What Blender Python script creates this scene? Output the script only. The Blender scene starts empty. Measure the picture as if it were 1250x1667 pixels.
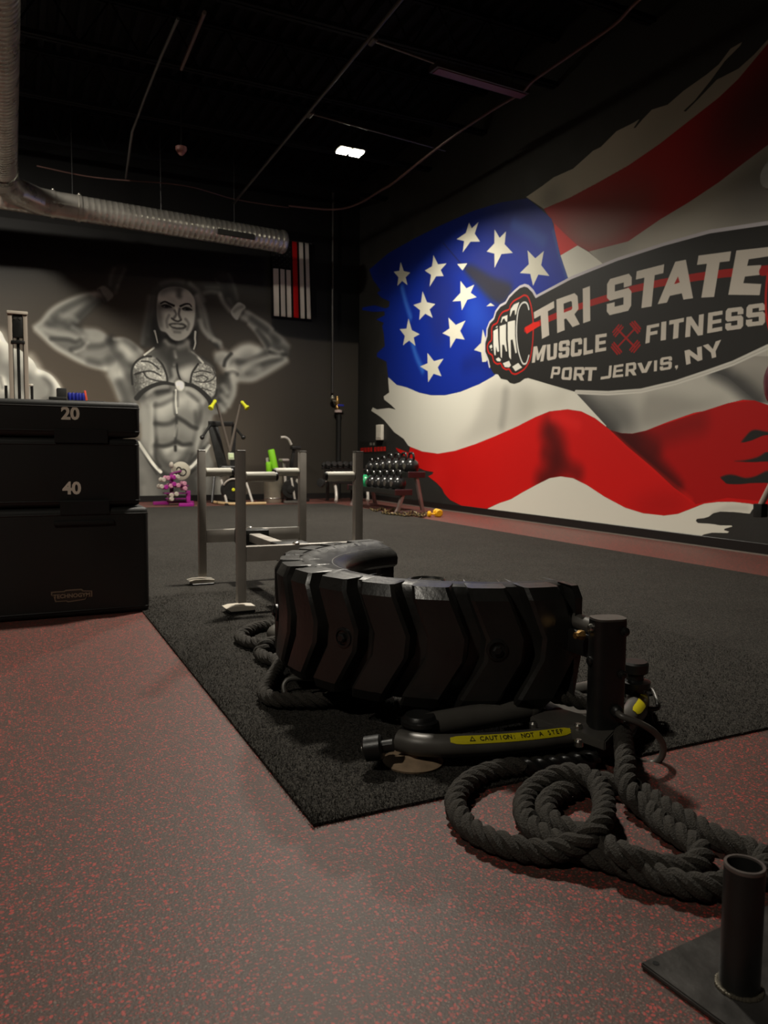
import bpy, bmesh, math, random
import numpy as np
from mathutils import Vector, Matrix
random.seed(7)
scene = bpy.context.scene
COL = scene.collection
PI = math.pi

# ---------------------------------------------------------------- camera (solved from the room's vanishing points)
F_PX, CX, CY, CAM_H = 1255., 625., 833.5, .92
def _n(v): v = np.array(v, float); return v/np.linalg.norm(v)
_yc = _n([20-CX, CY-731, -F_PX])
_zc = _n(np.cross([1020-CX, CY-740, -F_PX], _yc)); _zc = _zc if _zc[1] > 0 else -_zc
CAM_R = np.array([np.cross(_yc, _zc), _yc, _zc])
cam_d = bpy.data.cameras.new('camera'); cam = bpy.data.objects.new('camera', cam_d); COL.objects.link(cam)
cam_d.sensor_fit = 'VERTICAL'; cam_d.sensor_height = 36.; cam_d.lens = F_PX/1667*36
cam_d.clip_start = .05; cam_d.clip_end = 100
cam.matrix_world = Matrix([list(CAM_R[i])+[(0, 0, CAM_H)[i]] for i in range(3)]+[[0, 0, 0, 1]])
cam_d.dof.use_dof = True; cam_d.dof.focus_distance = 2.6; cam_d.dof.aperture_fstop = 6.0
scene.camera = cam
# ---------------------------------------------------------------- world, exposure, lamps
world = bpy.data.worlds.new('world'); scene.world = world; world.use_nodes = True
bgn = world.node_tree.nodes['Background']; bgn.inputs[0].default_value = (.9, .95, 1., 1); bgn.inputs[1].default_value = .004
vs = scene.view_settings; vs.view_transform = 'Standard'; vs.look = 'None'; vs.gamma = 1; vs.use_curve_mapping = False; vs.exposure = 0.
WARM = (1., .925, .80)
LAMPS = [  # x, y, z, watts, beam : ceiling floods (the first is in view, the last is an added fill)
    (4.294, 10.096, 5.00, 235., 142),
    (2.05, 5.20, 5.00, 215., 140),
    (-.95, 9.9, 5.00, 250., 150),
    (-2.8, .3, 5.00, 80., 140)]  # unseen fill flood, added to light the box fronts and numbers
# ---------------------------------------------------------------- pixel helpers (photo frame 1250 x 1667)
CAM_C = np.array([0, 0, CAM_H])
def ray(x, y): return CAM_R @ np.array([x-CX, CY-y, -F_PX])
def on_z(x, y, z=0.): d = ray(x, y); return CAM_C+d*((z-CAM_H)/d[2])
def on_x(x, y, X): d = ray(x, y); return CAM_C+d*(X/d[0])
def on_y(x, y, Y): d = ray(x, y); return CAM_C+d*(Y/d[1])
WALL_X, BACK_Y, CEIL = 6.256, 14.2, 6.1
# ---------------------------------------------------------------- materials
MATS = {}
def mat(name, col, rough=.5, metal=0., bump=0., bscale=60., var=0., vscale=8., spec=.5):
    if name in MATS: return MATS[name]
    m = bpy.data.materials.new(name); m.use_nodes = True; nt = m.node_tree; b = nt.nodes['Principled BSDF']
    b.inputs['Base Color'].default_value = (*col, 1); b.inputs['Roughness'].default_value = rough; b.inputs['Metallic'].default_value = metal
    b.inputs['Specular IOR Level'].default_value = spec
    tc = nt.nodes.new('ShaderNodeTexCoord')
    if var:
        n = nt.nodes.new('ShaderNodeTexNoise'); n.inputs['Scale'].default_value = vscale; n.inputs['Detail'].default_value = 6
        r = nt.nodes.new('ShaderNodeMapRange'); r.inputs[1].default_value = .3; r.inputs[2].default_value = .7; r.inputs[3].default_value = 1-var; r.inputs[4].default_value = 1+var
        h = nt.nodes.new('ShaderNodeHueSaturation'); h.inputs['Color'].default_value = (*col, 1)
        nt.links.new(tc.outputs['Object'], n.inputs['Vector']); nt.links.new(n.outputs['Fac'], r.inputs[0]); nt.links.new(r.outputs[0], h.inputs['Value']); nt.links.new(h.outputs[0], b.inputs['Base Color'])
        r2 = nt.nodes.new('ShaderNodeMapRange'); r2.inputs[3].default_value = max(rough-.12, .05); r2.inputs[4].default_value = min(rough+.12, 1)
        nt.links.new(n.outputs['Fac'], r2.inputs[0]); nt.links.new(r2.outputs[0], b.inputs['Roughness'])
    if bump:
        n = nt.nodes.new('ShaderNodeTexNoise'); n.inputs['Scale'].default_value = bscale; n.inputs['Detail'].default_value = 5
        bu = nt.nodes.new('ShaderNodeBump'); bu.inputs['Strength'].default_value = bump; bu.inputs['Distance'].default_value = .01
        nt.links.new(tc.outputs['Object'], n.inputs['Vector']); nt.links.new(n.outputs['Fac'], bu.inputs['Height']); nt.links.new(bu.outputs[0], b.inputs['Normal'])
    MATS[name] = m; return m
def s2l(c): return tuple(((x/255.+.055)/1.055)**2.4 if x > 10 else x/255./12.92 for x in c)
def emit(name, col, st):
    m = bpy.data.materials.new(name); m.use_nodes = True; nt = m.node_tree; nt.nodes.clear()
    e = nt.nodes.new('ShaderNodeEmission'); e.inputs[0].default_value = (*col, 1); e.inputs[1].default_value = st
    o = nt.nodes.new('ShaderNodeOutputMaterial'); nt.links.new(e.outputs[0], o.inputs[0]); return m
def image_mat(name, im, rough=.6, bump=.06):
    m = bpy.data.materials.new(name); m.use_nodes = True; nt = m.node_tree; b = nt.nodes['Principled BSDF']
    t = nt.nodes.new('ShaderNodeTexImage'); t.image = im; t.extension = 'EXTEND'
    nt.links.new(t.outputs[0], b.inputs['Base Color']); b.inputs['Roughness'].default_value = rough; b.inputs['Specular IOR Level'].default_value = .3
    tc = nt.nodes.new('ShaderNodeTexCoord'); n = nt.nodes.new('ShaderNodeTexNoise'); n.inputs['Scale'].default_value = 90
    bu = nt.nodes.new('ShaderNodeBump'); bu.inputs['Strength'].default_value = bump; bu.inputs['Distance'].default_value = .004
    nt.links.new(tc.outputs['Object'], n.inputs['Vector']); nt.links.new(n.outputs['Fac'], bu.inputs['Height']); nt.links.new(bu.outputs[0], b.inputs['Normal'])
    return m
def fleck_floor():
    m = bpy.data.materials.new('flecked_rubber'); m.use_nodes = True; nt = m.node_tree; b = nt.nodes['Principled BSDF']; L = nt.links.new
    tc = nt.nodes.new('ShaderNodeTexCoord')
    base = nt.nodes.new('ShaderNodeMix'); base.data_type = 'RGBA'
    n = nt.nodes.new('ShaderNodeTexNoise'); n.inputs['Scale'].default_value = 1.1; n.inputs['Detail'].default_value = 4
    base.inputs[6].default_value = (*FLOOR_A, 1); base.inputs[7].default_value = (*FLOOR_B, 1)
    L(tc.outputs['Object'], n.inputs['Vector']); L(n.outputs['Fac'], base.inputs[0])
    prev = base.outputs[2]
    warp = nt.nodes.new('ShaderNodeTexNoise'); warp.inputs['Scale'].default_value = 60; warp.inputs['Detail'].default_value = 2
    vm = nt.nodes.new('ShaderNodeVectorMath'); vm.operation = 'MULTIPLY_ADD'; vm.inputs[1].default_value = (.012, .012, 0)
    L(tc.outputs['Object'], warp.inputs['Vector']); L(warp.outputs['Color'], vm.inputs[0]); L(tc.outputs['Object'], vm.inputs[2])
    for sc_, thr, col, rim in ((120., .68, FLECK_R, .42), (185., .60, FLECK_R2, .46), (230., .80, FLECK_T, .38)):
        v = nt.nodes.new('ShaderNodeTexVoronoi'); v.inputs['Scale'].default_value = sc_
        sep = nt.nodes.new('ShaderNodeSeparateColor')
        c1 = nt.nodes.new('ShaderNodeMath'); c1.operation = 'GREATER_THAN'; c1.inputs[1].default_value = thr
        c2 = nt.nodes.new('ShaderNodeMath'); c2.operation = 'LESS_THAN'; c2.inputs[1].default_value = rim
        mu = nt.nodes.new('ShaderNodeMath'); mu.operation = 'MULTIPLY'
        mx = nt.nodes.new('ShaderNodeMix'); mx.data_type = 'RGBA'; mx.inputs[7].default_value = (*col, 1)
        L(vm.outputs[0], v.inputs['Vector']); L(v.outputs['Color'], sep.inputs[0]); L(sep.outputs[0], c1.inputs[0]); L(v.outputs['Distance'], c2.inputs[0])
        L(c1.outputs[0], mu.inputs[0]); L(c2.outputs[0], mu.inputs[1]); L(mu.outputs[0], mx.inputs[0]); L(prev, mx.inputs[6]); prev = mx.outputs[2]
    L(prev, b.inputs['Base Color']); b.inputs['Roughness'].default_value = FLOOR_ROUGH; b.inputs['Specular IOR Level'].default_value = .5
    n2 = nt.nodes.new('ShaderNodeTexNoise'); n2.inputs['Scale'].default_value = 170; n2.inputs['Detail'].default_value = 3
    bu = nt.nodes.new('ShaderNodeBump'); bu.inputs['Strength'].default_value = .25; bu.inputs['Distance'].default_value = .004
    L(tc.outputs['Object'], n2.inputs['Vector']); L(n2.outputs['Fac'], bu.inputs['Height']); L(bu.outputs[0], b.inputs['Normal'])
    return m
FLOOR_A, FLOOR_B = s2l((66, 50, 44)), s2l((76, 54, 47))
FLECK_R, FLECK_R2, FLECK_T = s2l((164, 58, 50)), s2l((126, 54, 47)), s2l((108, 92, 82)); FLOOR_ROUGH = .55
# ---------------------------------------------------------------- mesh helpers
def finish(bm, name, m, parent=None, smooth_deg=35, kind=None, world=True, recalc=True):
    if recalc: bmesh.ops.recalc_face_normals(bm, faces=bm.faces)
    me = bpy.data.meshes.new(name)
    if parent is not None and world:
        off = Vector((0, 0, 0)); p = parent
        while p is not None: off += p.location; p = p.parent
        bmesh.ops.translate(bm, verts=bm.verts, vec=-off)
    bm.to_mesh(me); bm.free()
    if smooth_deg:
        me.polygons.foreach_set('use_smooth', [True]*len(me.polygons)); me.set_sharp_from_angle(angle=math.radians(smooth_deg))
    if m: me.materials.append(m)
    o = bpy.data.objects.new(name, me); COL.objects.link(o)
    if parent is not None: o.parent = parent
    if kind: o['kind'] = kind
    return o
def thing(name, label, cat, loc=(0, 0, 0), group=None):
    o = bpy.data.objects.new(name, None); COL.objects.link(o); o.location = loc; o.empty_display_size = .1
    o['label'] = label; o['category'] = cat
    if group: o['group'] = group
    return o
def tag(o, label, cat, group=None):
    o['label'] = label; o['category'] = cat
    if group: o['group'] = group
    return o
def dup(root, loc=None, label=None, group=None, rz=None, sc=None):
    r = root.copy(); COL.objects.link(r)
    if loc is not None: r.location = loc
    if rz is not None: r.rotation_euler = (0, 0, rz)
    if sc is not None: r.scale = (sc, sc, sc)
    if label: r['label'] = label
    if group: r['group'] = group
    for ch in list(root.children):
        c = ch.copy(); COL.objects.link(c); c.parent = r
        for g in list(ch.children):
            d = g.copy(); COL.objects.link(d); d.parent = c
    return r
BM = bmesh.new
def box(bm, c, s, rot=None, bev=0., seg=2):
    t = BM(); bmesh.ops.create_cube(t, size=1.)
    bmesh.ops.scale(t, vec=s, verts=t.verts)
    if bev: bmesh.ops.bevel(t, geom=list(t.edges), offset=bev, segments=seg, affect='EDGES', profile=.6)
    M = Matrix.Translation(c) @ (rot.to_4x4() if rot is not None else Matrix.Identity(4))
    merge(bm, t, M)
def merge(bm, t, M=None):
    if M is not None: bmesh.ops.transform(t, matrix=M, verts=t.verts)
    mp = {}
    for v in t.verts: mp[v] = bm.verts.new(v.co)
    for f in t.faces:
        try: bm.faces.new([mp[v] for v in f.verts])
        except ValueError: pass
    t.free()
def basis(d, up=None):
    d = Vector(d).normalized(); u = Vector(up) if up is not None else (Vector((0, 0, 1)) if abs(d.z) < .95 else Vector((1, 0, 0)))
    x = u.cross(d).normalized(); y = d.cross(x); return x, y, d
def bar(bm, p0, p1, w, h, bev=0.):
    """rectangular bar from p0 to p1; w across, h along the 'up' side"""
    p0, p1 = Vector(p0), Vector(p1); x, y, d = basis(p1-p0)
    R = Matrix((x, y, d)).transposed()
    box(bm, (p0+p1)/2, (w, h, (p1-p0).length), R, bev)
def rings(bm, rs, cap0=True, cap1=True, closed=False):
    vs_ = [[bm.verts.new(p) for p in r] for r in rs]; n = len(rs[0])
    for i in range(len(vs_) if closed else len(vs_)-1):
        a, b = vs_[i], vs_[(i+1) % len(vs_)]
        for k in range(n): bm.faces.new((a[k], a[(k+1) % n], b[(k+1) % n], b[k]))
    if not closed:
        if cap0: bm.faces.new(vs_[0][::-1])
        if cap1: bm.faces.new(vs_[-1])
def cyl(bm, p0, p1, r0, r1=None, n=24, bev=0., cap=True):
    p0, p1 = Vector(p0), Vector(p1); r1 = r0 if r1 is None else r1; x, y, d = basis(p1-p0); L = (p1-p0).length
    st = [(0, r0), (L, r1)] if not bev else [(0, r0-bev), (bev*.3, r0-bev*.3), (bev, r0), (L-bev, r1), (L-bev*.3, r1-bev*.3), (L, r1-bev)]
    rings(bm, [[p0+d*t+(x*math.cos(a)+y*math.sin(a))*r for a in [2*PI*k/n for k in range(n)]] for t, r in st], cap, cap)
def lathe(bm, prof, p0, axis=(0, 0, 1), n=32, cap0=True, cap1=True):
    p0 = Vector(p0); x, y, d = basis(axis)
    rings(bm, [[p0+d*t+(x*math.cos(a)+y*math.sin(a))*max(r, 1e-4) for a in [2*PI*k/n for k in range(n)]] for r, t in prof], cap0, cap1)
def catmull(pts, n=8, closed=False):
    p = [Vector(q) for q in pts]; N = len(p); out = []
    for i in range(N if closed else N-1):
        if closed: a, b, c, d = p[i-1], p[i], p[(i+1) % N], p[(i+2) % N]
        else: a, b, c, d = p[max(i-1, 0)], p[i], p[i+1], p[min(i+2, N-1)]
        for k in range(n):
            t = k/n; out.append(.5*((2*b)+(c-a)*t+(2*a-5*b+4*c-d)*t*t+(3*b-a-3*c+d)*t**3))
    if not closed: out.append(p[-1])
    return out
def frames(path, closed=False):
    P = [Vector(q) for q in path]; n = len(P); T = []
    for i in range(n):
        a = P[(i-1) % n] if closed else P[max(i-1, 0)]; b = P[(i+1) % n] if closed else P[min(i+1, n-1)]
        T.append((b-a).normalized())
    x, y, _ = basis(T[0]); X = [x]; Y = [y]
    for i in range(1, n):
        q = T[i-1].rotation_difference(T[i]); x = (q @ X[-1]); x = (x-T[i]*x.dot(T[i])).normalized(); X.append(x); Y.append(T[i].cross(x))
    return P, T, X, Y
def tube(bm, path, r, n=12, closed=False, caps=True):
    P, T, X, Y = frames(path, closed); rr = r if isinstance(r, (list, tuple)) else [r]*len(P)
    rings(bm, [[P[i]+(X[i]*math.cos(a)+Y[i]*math.sin(a))*rr[i] for a in [2*PI*k/n for k in range(n)]] for i in range(len(P))], caps, caps, closed)
def prism(bm, pts, depth, M):
    """polygon pts (x, y) extruded 0..depth along local z, placed by matrix M"""
    a = [bm.verts.new(M @ Vector((x, y, 0))) for x, y in pts]; b = [bm.verts.new(M @ Vector((x, y, depth))) for x, y in pts]; n = len(pts)
    f0 = bm.faces.new(a[::-1]); f1 = bm.faces.new(b)
    for k in range(n): bm.faces.new((a[k], a[(k+1) % n], b[(k+1) % n], b[k]))
    bmesh.ops.triangulate(bm, faces=[f0, f1])
def ball(bm, c, r, sc=(1, 1, 1), u=20, v=12):
    t = BM(); bmesh.ops.create_uvsphere(t, u_segments=u, v_segments=v, radius=r)
    merge(bm, t, Matrix.Translation(c) @ Matrix.Diagonal((*sc, 1)))
def text_obj(name, s, size, m, parent, M, depth=.0006, offset=0., align='CENTER', sx=1.):
    cu = bpy.data.curves.new(name, 'FONT'); cu.body = s; cu.size = size; cu.extrude = depth; cu.offset = offset; cu.align_x = align; cu.align_y = 'CENTER'; cu.resolution_u = 3
    t = bpy.data.objects.new(name, cu); COL.objects.link(t)
    me = bpy.data.meshes.new_from_object(t.evaluated_get(bpy.context.evaluated_depsgraph_get())); bpy.data.objects.remove(t); bpy.data.curves.remove(cu)
    off = Vector((0, 0, 0)); p = parent
    while p is not None: off += p.location; p = p.parent
    me.transform(Matrix.Translation(-off) @ M @ Matrix.Diagonal((sx, 1, 1, 1))); me.materials.clear(); me.materials.append(m); me.name = name
    o = bpy.data.objects.new(name, me); COL.objects.link(o); o.parent = parent; return o
def face_m(o, right, up):
    """matrix whose x runs along right, y along up, z out of the page"""
    r = Vector(right).normalized(); u = Vector(up).normalized(); n = r.cross(u)
    return Matrix.Translation(o) @ Matrix((r, u, n)).transposed().to_4x4()
# ---------------------------------------------------------------- wall painting (flat print, rasterised with numpy)
def smooth(pts, closed=True, n=5):
    p = np.array(pts, float); N = len(p); out = []
    for i in range(N if closed else N-1):
        if closed: a, b, c, d = p[(i-1) % N], p[i], p[(i+1) % N], p[(i+2) % N]
        else: a, b, c, d = p[max(i-1, 0)], p[i], p[i+1], p[min(i+2, N-1)]
        for k in range(n):
            t = k/n
            out.append(.5*((2*b)+(-a+c)*t+(2*a-5*b+4*c-d)*t*t+(-a+3*b-3*c+d)*t**3))
    if not closed: out.append(p[-1])
    return np.array(out)
def crop(ox, oy, s): return lambda pts: [(ox+x/s, oy+y/s) for x, y in pts]
def g_(v): return (v/255., v/255., v*.965/255.)
class Canvas:
    def __init__(s, u0, u1, v0, v1, res, mapper, base):
        s.u0, s.v0, s.res, s.map = u0, v0, res, mapper
        s.w = int((u1-u0)/res); s.h = int((v1-v0)/res); s.u1 = u0+s.w*res; s.v1 = v0+s.h*res
        s.a = np.empty((s.h, s.w, 3), np.float32); s.a[:] = base
    def uv(s, pts):
        if s.map is None: q = np.array(pts, float)
        else: q = np.array([s.map(x, y) for x, y in pts])
        return (q-[s.u0, s.v0])/s.res
    def cover(s, q, ss=3):
        m = np.zeros((s.h, s.w), np.float32)
        y0 = max(int(q[:, 1].min()), 0); y1 = min(int(q[:, 1].max())+2, s.h)
        p0 = q; p1 = np.roll(q, -1, 0)
        for y in range(y0, y1):
            for k in range(ss):
                yy = y+(k+.5)/ss
                hit = (p0[:, 1] <= yy) != (p1[:, 1] <= yy)
                if not hit.any(): continue
                A = p0[hit]; B = p1[hit]
                xs = np.sort(A[:, 0]+(yy-A[:, 1])/(B[:, 1]-A[:, 1])*(B[:, 0]-A[:, 0]))
                for a, b in zip(xs[::2], xs[1::2]):
                    a = min(max(a, 0), s.w-1e-3); b = min(max(b, 0), s.w-1e-3)
                    ia, ib = int(a), int(b)
                    if ia == ib: m[y, ia] += (b-a)/ss
                    else:
                        m[y, ia] += (ia+1-a)/ss; m[y, ib] += (b-ib)/ss; m[y, ia+1:ib] += 1./ss
        return m
    def blur(s, m, r):
        k = max(int(r/s.res), 0)
        if k < 1: return m
        for _ in range(3):
            for ax in (0, 1):
                c = np.cumsum(np.pad(m, [(k+1, k) if a == ax else (0, 0) for a in (0, 1)], mode='edge'), axis=ax, dtype=np.float64)
                n = m.shape[ax]
                hi = np.take(c, np.arange(2*k+1, 2*k+1+n), axis=ax); lo = np.take(c, np.arange(0, n), axis=ax)
                m = ((hi-lo)/(2*k+1)).astype(np.float32)
        return m
    def put(s, m, col, op=1., clip=None):
        m = m*op
        if clip is not None: m = m*clip
        s.a += (np.array(col, np.float32)-s.a)*np.clip(m, 0, 1)[:, :, None]
    def fill(s, pts, col, op=1., blur=0., clip=None, sm=True, n=4):
        q = s.uv(smooth(pts, True, n) if sm else pts)
        if blur <= 0:
            m = s.cover(q); s.put(m, col, op, clip); return m
        m = s.blur(s.cover(q, 1), blur); s.put(m, col, op, clip); return m
    def stroke(s, pts, r, col, op=1., soft=.5, clip=None, sm=True, r1=None):
        """tapered brush stroke; r, r1 in metres at the two ends, soft = share of r that fades"""
        pp = smooth(pts, False, 4) if sm and len(pts) > 2 else np.array(pts, float)
        q = s.uv(pp); n = len(q)
        if r1 is None: r1 = r
        rr = np.linspace(r, r1, n)/s.res
        pad = rr.max()+2
        x0 = int(max(q[:, 0].min()-pad, 0)); x1 = int(min(q[:, 0].max()+pad, s.w)); y0 = int(max(q[:, 1].min()-pad, 0)); y1 = int(min(q[:, 1].max()+pad, s.h))
        if x1 <= x0 or y1 <= y0: return
        X, Y = np.meshgrid(np.arange(x0, x1)+.5, np.arange(y0, y1)+.5)
        best = np.zeros(X.shape, np.float32)
        for i in range(max(n-1, 1)):
            a = q[i]; b = q[min(i+1, n-1)]; d = b-a; L = max(d@d, 1e-9)
            t = np.clip(((X-a[0])*d[0]+(Y-a[1])*d[1])/L, 0, 1)
            dist = np.hypot(X-a[0]-t*d[0], Y-a[1]-t*d[1])
            R = rr[i]+(rr[min(i+1, n-1)]-rr[i])*t
            c = np.clip((R-dist)/np.maximum(R*soft, .8), 0, 1)
            best = np.maximum(best, c*c*(3-2*c))
        best = best*op
        if clip is not None: best = best*clip[y0:y1, x0:x1]
        sub = s.a[y0:y1, x0:x1]
        sub += (np.array(col, np.float32)-sub)*best[:, :, None]
    def image(s, name):
        im = bpy.data.images.new(name, s.w, s.h)
        buf = np.ones((s.h, s.w, 4), np.float32); buf[:, :, :3] = np.clip(s.a, 0, 1)
        im.pixels.foreach_set(buf.ravel()); im.update(); im.pack()
        return im
# block glyphs in a unit square (x right, y up); lists of polygons, the second onwards are holes
def GL(t=.3):
    a = t; b = 1-t; c = .12
    S = [[(c, 1), (1-c, 1), (1, 1-c), (1, .66), (b, .66), (b, .80), (a, .80), (a, .62), (1-c, .62), (1, .5), (1, c), (1-c, 0), (c, 0), (0, c), (0, .33), (a, .33), (a, .2), (b, .2), (b, .4), (c, .4), (0, .5), (0, 1-c)]]
    E = [[(0, 0), (1, 0), (1, .2), (a, .2), (a, .41), (.93, .41), (.93, .6), (a, .6), (a, .8), (1, .8), (1, 1), (0, 1)]]
    return dict(
        T=[[(.5-a*.55, 0), (.5+a*.55, 0), (.5+a*.55, .78), (1, .78), (1, 1), (0, 1), (0, .78), (.5-a*.55, .78)]],
        R=[[(0, 0), (a, 0), (a, .33), (.42, .33), (.68, 0), (1, 0), (.8, .36), (1, .48), (1, .88), (.87, 1), (0, 1)], [(a, .53), (a, .8), (.68, .8), (.72, .76), (.72, .57), (.68, .53)]],
        I=[[(0, 0), (1, 0), (1, 1), (0, 1)]], S=S, E=E,
        M=[[(0, 0), (.27, 0), (.27, .55), (.42, .12), (.58, .12), (.73, .55), (.73, 0), (1, 0), (1, 1), (.72, 1), (.5, .5), (.28, 1), (0, 1)]],
        U=[[(0, 1), (0, c), (c, 0), (1-c, 0), (1, c), (1, 1), (b, 1), (b, .2), (a, .2), (a, 1)]],
        C=[[(1, .36), (1, c), (1-c, 0), (c, 0), (0, c), (0, 1-c), (c, 1), (1-c, 1), (1, 1-c), (1, .64), (b, .64), (b, .8), (a, .8), (a, .2), (b, .2), (b, .36)]],
        L=[[(0, 0), (1, 0), (1, .22), (a, .22), (a, 1), (0, 1)]],
        F=[[(0, 0), (a, 0), (a, .4), (.9, .4), (.9, .6), (a, .6), (a, .8), (1, .8), (1, 1), (0, 1)]],
        N=[[(0, 0), (.28, 0), (.28, .58), (.72, 0), (1, 0), (1, 1), (.72, 1), (.72, .42), (.28, 1), (0, 1)]],
        P=[[(0, 0), (a, 0), (a, .32), (.87, .32), (1, .44), (1, .88), (.87, 1), (0, 1)], [(a, .52), (a, .8), (.7, .8), (.7, .52)]],
        O=[[(c, 0), (1-c, 0), (1, c), (1, 1-c), (1-c, 1), (c, 1), (0, 1-c), (0, c)], [(a, .22), (a, .78), (b, .78), (b, .22)]],
        J=[[(0, 0), (1-c, 0), (1, c), (1, 1), (b, 1), (b, .22), (0, .22)]],
        V=[[(.33, 0), (.67, 0), (1, 1), (.72, 1), (.5, .3), (.28, 1), (0, 1)]],
        Y=[[(.36, 0), (.64, 0), (.64, .38), (1, 1), (.7, 1), (.5, .58), (.3, 1), (0, 1), (.36, .38)]])
def letter(cv, ch, quad, col, t=.3):
    tl, tr, br, bl = [np.array(p, float) for p in quad]
    polys = GL(t)[ch]
    m = None
    for k, poly in enumerate(polys):
        pts = []
        for i in range(len(poly)):
            (xa, ya), (xb, yb) = poly[i], poly[(i+1) % len(poly)]
            pts.append((xa, ya))
        q = [tuple((bl*(1-x)+br*x)*(1-y)+(tl*(1-x)+tr*x)*y) for x, y in pts]
        mm = cv.cover(cv.uv(q))
        m = mm if m is None else m-mm
    cv.put(np.clip(m, 0, 1), col)
def paint_flag():
    """flag and gym sign painted on the right wall; u = world Y, v = world Z"""
    cv = Canvas(3.2, 14.2, 0., 5.4, .0045, lambda x, y: tuple(on_x(x, y, WALL_X)[1:]), tuple(v/255 for v in (34, 33, 30)))
    K4 = crop(590, 600, 4.63); K5 = crop(850, 560, 4.464); K6 = crop(850, 60, 3.125); K7 = crop(590, 320, 3.571); K8 = crop(1050, 580, 5.21)
    L1 = crop(850, 430, 6.25); L2 = crop(1030, 380, 5.682); F = crop(780, 450, 8.775); LO = crop(780, 360, 2.66)
    WH = (.86, .85, .80); RED = (.80, .055, .045); BLU = (.022, .15, .56); BLK = (.135, .13, .12)
    tatter = K7([(150, 1050), (140, 960), (85, 932), (85, 910), (130, 870), (125, 800), (115, 752), (125, 735), (80, 715), (130, 690), (128, 668), (60, 670), (0, 660), (0, 645), (70, 632), (135, 650), (155, 640), (158, 610), (110, 588), (85, 560), (105, 545), (60, 480)])
    canton_top = K7([(40, 425), (150, 330), (300, 245), (450, 170), (640, 85), (800, 35), (960, 10)])
    canton_right = K7([(1040, 75), (1100, 130), (1118, 200), (1150, 340), (1195, 475), (1000, 600), (900, 800), (800, 1010)])
    canton_bot = K7([(760, 1045), (680, 1090), (570, 1135), (480, 1155), (400, 1155), (330, 1140), (260, 1110), (200, 1095)])
    w1_left = K4([(195, 100), (202, 180), (160, 210), (165, 235), (210, 270), (250, 308), (200, 297), (110, 308), (78, 293), (66, 318), (130, 360), (165, 390), (240, 480), (310, 530), (345, 580)])
    w1_bot = K4([(360, 590), (450, 625), (570, 642), (700, 620), (850, 570), (1000, 510), (1180, 430)]) + K5([(0, 580), (100, 530), (200, 490), (330, 475), (430, 490), (530, 540), (640, 625)])
    g_bot = K5([(640, 625), (720, 648), (800, 652), (900, 630), (1050, 570), (1250, 500)]) + K8([(500, 465), (700, 400), (830, 370), (930, 375), (1042, 415), (1250, 540)])
    r_left = K4([(350, 635), (250, 595), (265, 622), (320, 662), (380, 702), (395, 735), (470, 768), (535, 780), (528, 796), (495, 812), (560, 862), (600, 905), (620, 945), (660, 990), (740, 1030), (800, 1050), (850, 1068), (930, 1060)])
    r_bot = K4([(1030, 1015), (1120, 985)]) + K5([(0, 1080), (100, 1025), (200, 975), (280, 962), (370, 975), (470, 1025), (600, 1110), (750, 1190), (880, 1230), (1030, 1247), (1130, 1235)]) + K8([(400, 1290), (500, 1250), (620, 1235), (750, 1235), (890, 1250), (1000, 1275), (1250, 1330)])
    w3_low = K4([(930, 1062), (970, 1072), (990, 1085), (1022, 1090), (1035, 1117), (1120, 1132), (1190, 1140)]) + K5([(0, 1283), (400, 1327), (800, 1368), (1240, 1412)]) + K8([(400, 1560), (430, 1552), (500, 1512), (570, 1497), (700, 1500), (715, 1486), (672, 1474), (675, 1464), (742, 1445), (735, 1434), (640, 1433), (560, 1420), (450, 1414), (432, 1396), (440, 1380), (500, 1374), (540, 1362), (580, 1332), (640, 1318), (750, 1322), (890, 1336), (912, 1300), (960, 1262)])
    top_w = K6([(20, 815), (100, 760), (160, 715), (260, 670), (360, 580), (400, 560), (480, 480), (560, 440), (598, 418), (567, 464), (577, 462), (612, 420), (660, 370), (740, 345), (820, 275), (940, 190), (1000, 140), (1060, 60), (1120, 25), (1110, 45), (1030, 125), (960, 222), (880, 322), (822, 377), (832, 380), (900, 312), (990, 218), (1100, 162), (1180, 90), (1290, -30), (1500, -60), (1600, 300)])
    r1_top = K6([(110, 875), (240, 820), (380, 745), (540, 655), (700, 545), (840, 435), (1000, 310), (1100, 215), (1250, 35), (1400, -120)])
    r1_bot = K6([(1560, 330), (1400, 440), (1250, 550), (1130, 640), (1000, 740), (850, 840), (700, 930), (540, 1040), (340, 1092)])
    logo_top = LO([(250, 325), (400, 245), (600, 165), (800, 100), (1000, 45), (1250, 8)]) + [(1330, 360), (1400, 385), (1450, 440)]
    logo_bot = [(1440, 500), (1350, 535)] + LO([(1250, 545), (1100, 615), (1000, 650), (850, 700), (700, 735), (560, 745), (420, 740), (300, 705)])
    fist_out = F([(700, 1450), (650, 1460), (580, 1510), (500, 1535), (440, 1520), (400, 1480), (310, 1460), (270, 1400), (210, 1390), (150, 1290), (130, 1200), (80, 1080), (80, 950), (110, 850), (115, 750), (150, 660), (210, 600), (240, 500), (300, 420), (380, 375), (430, 290), (510, 210), (580, 150), (650, 125), (700, 140), (770, 210), (815, 290)])
    # stripes
    W1 = canton_bot[::-1][0:1] and (K7([(150, 1050)]) + canton_bot[::-1] + K7([(900, 900), (1000, 700)]) + [(1000, 600), (1000, 650), (985, 700)] + w1_bot[::-1] + w1_left[::-1])
    m_w1 = cv.fill(W1, WH, sm=False)
    GR = K5([(390, 355), (640, 625)]) + g_bot[1:] + K8([(1250, 0), (1100, -60)]) + [(1200, 560), (1000, 600)]
    m_g = cv.fill(GR, (.72, .71, .67), sm=False)
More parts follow.
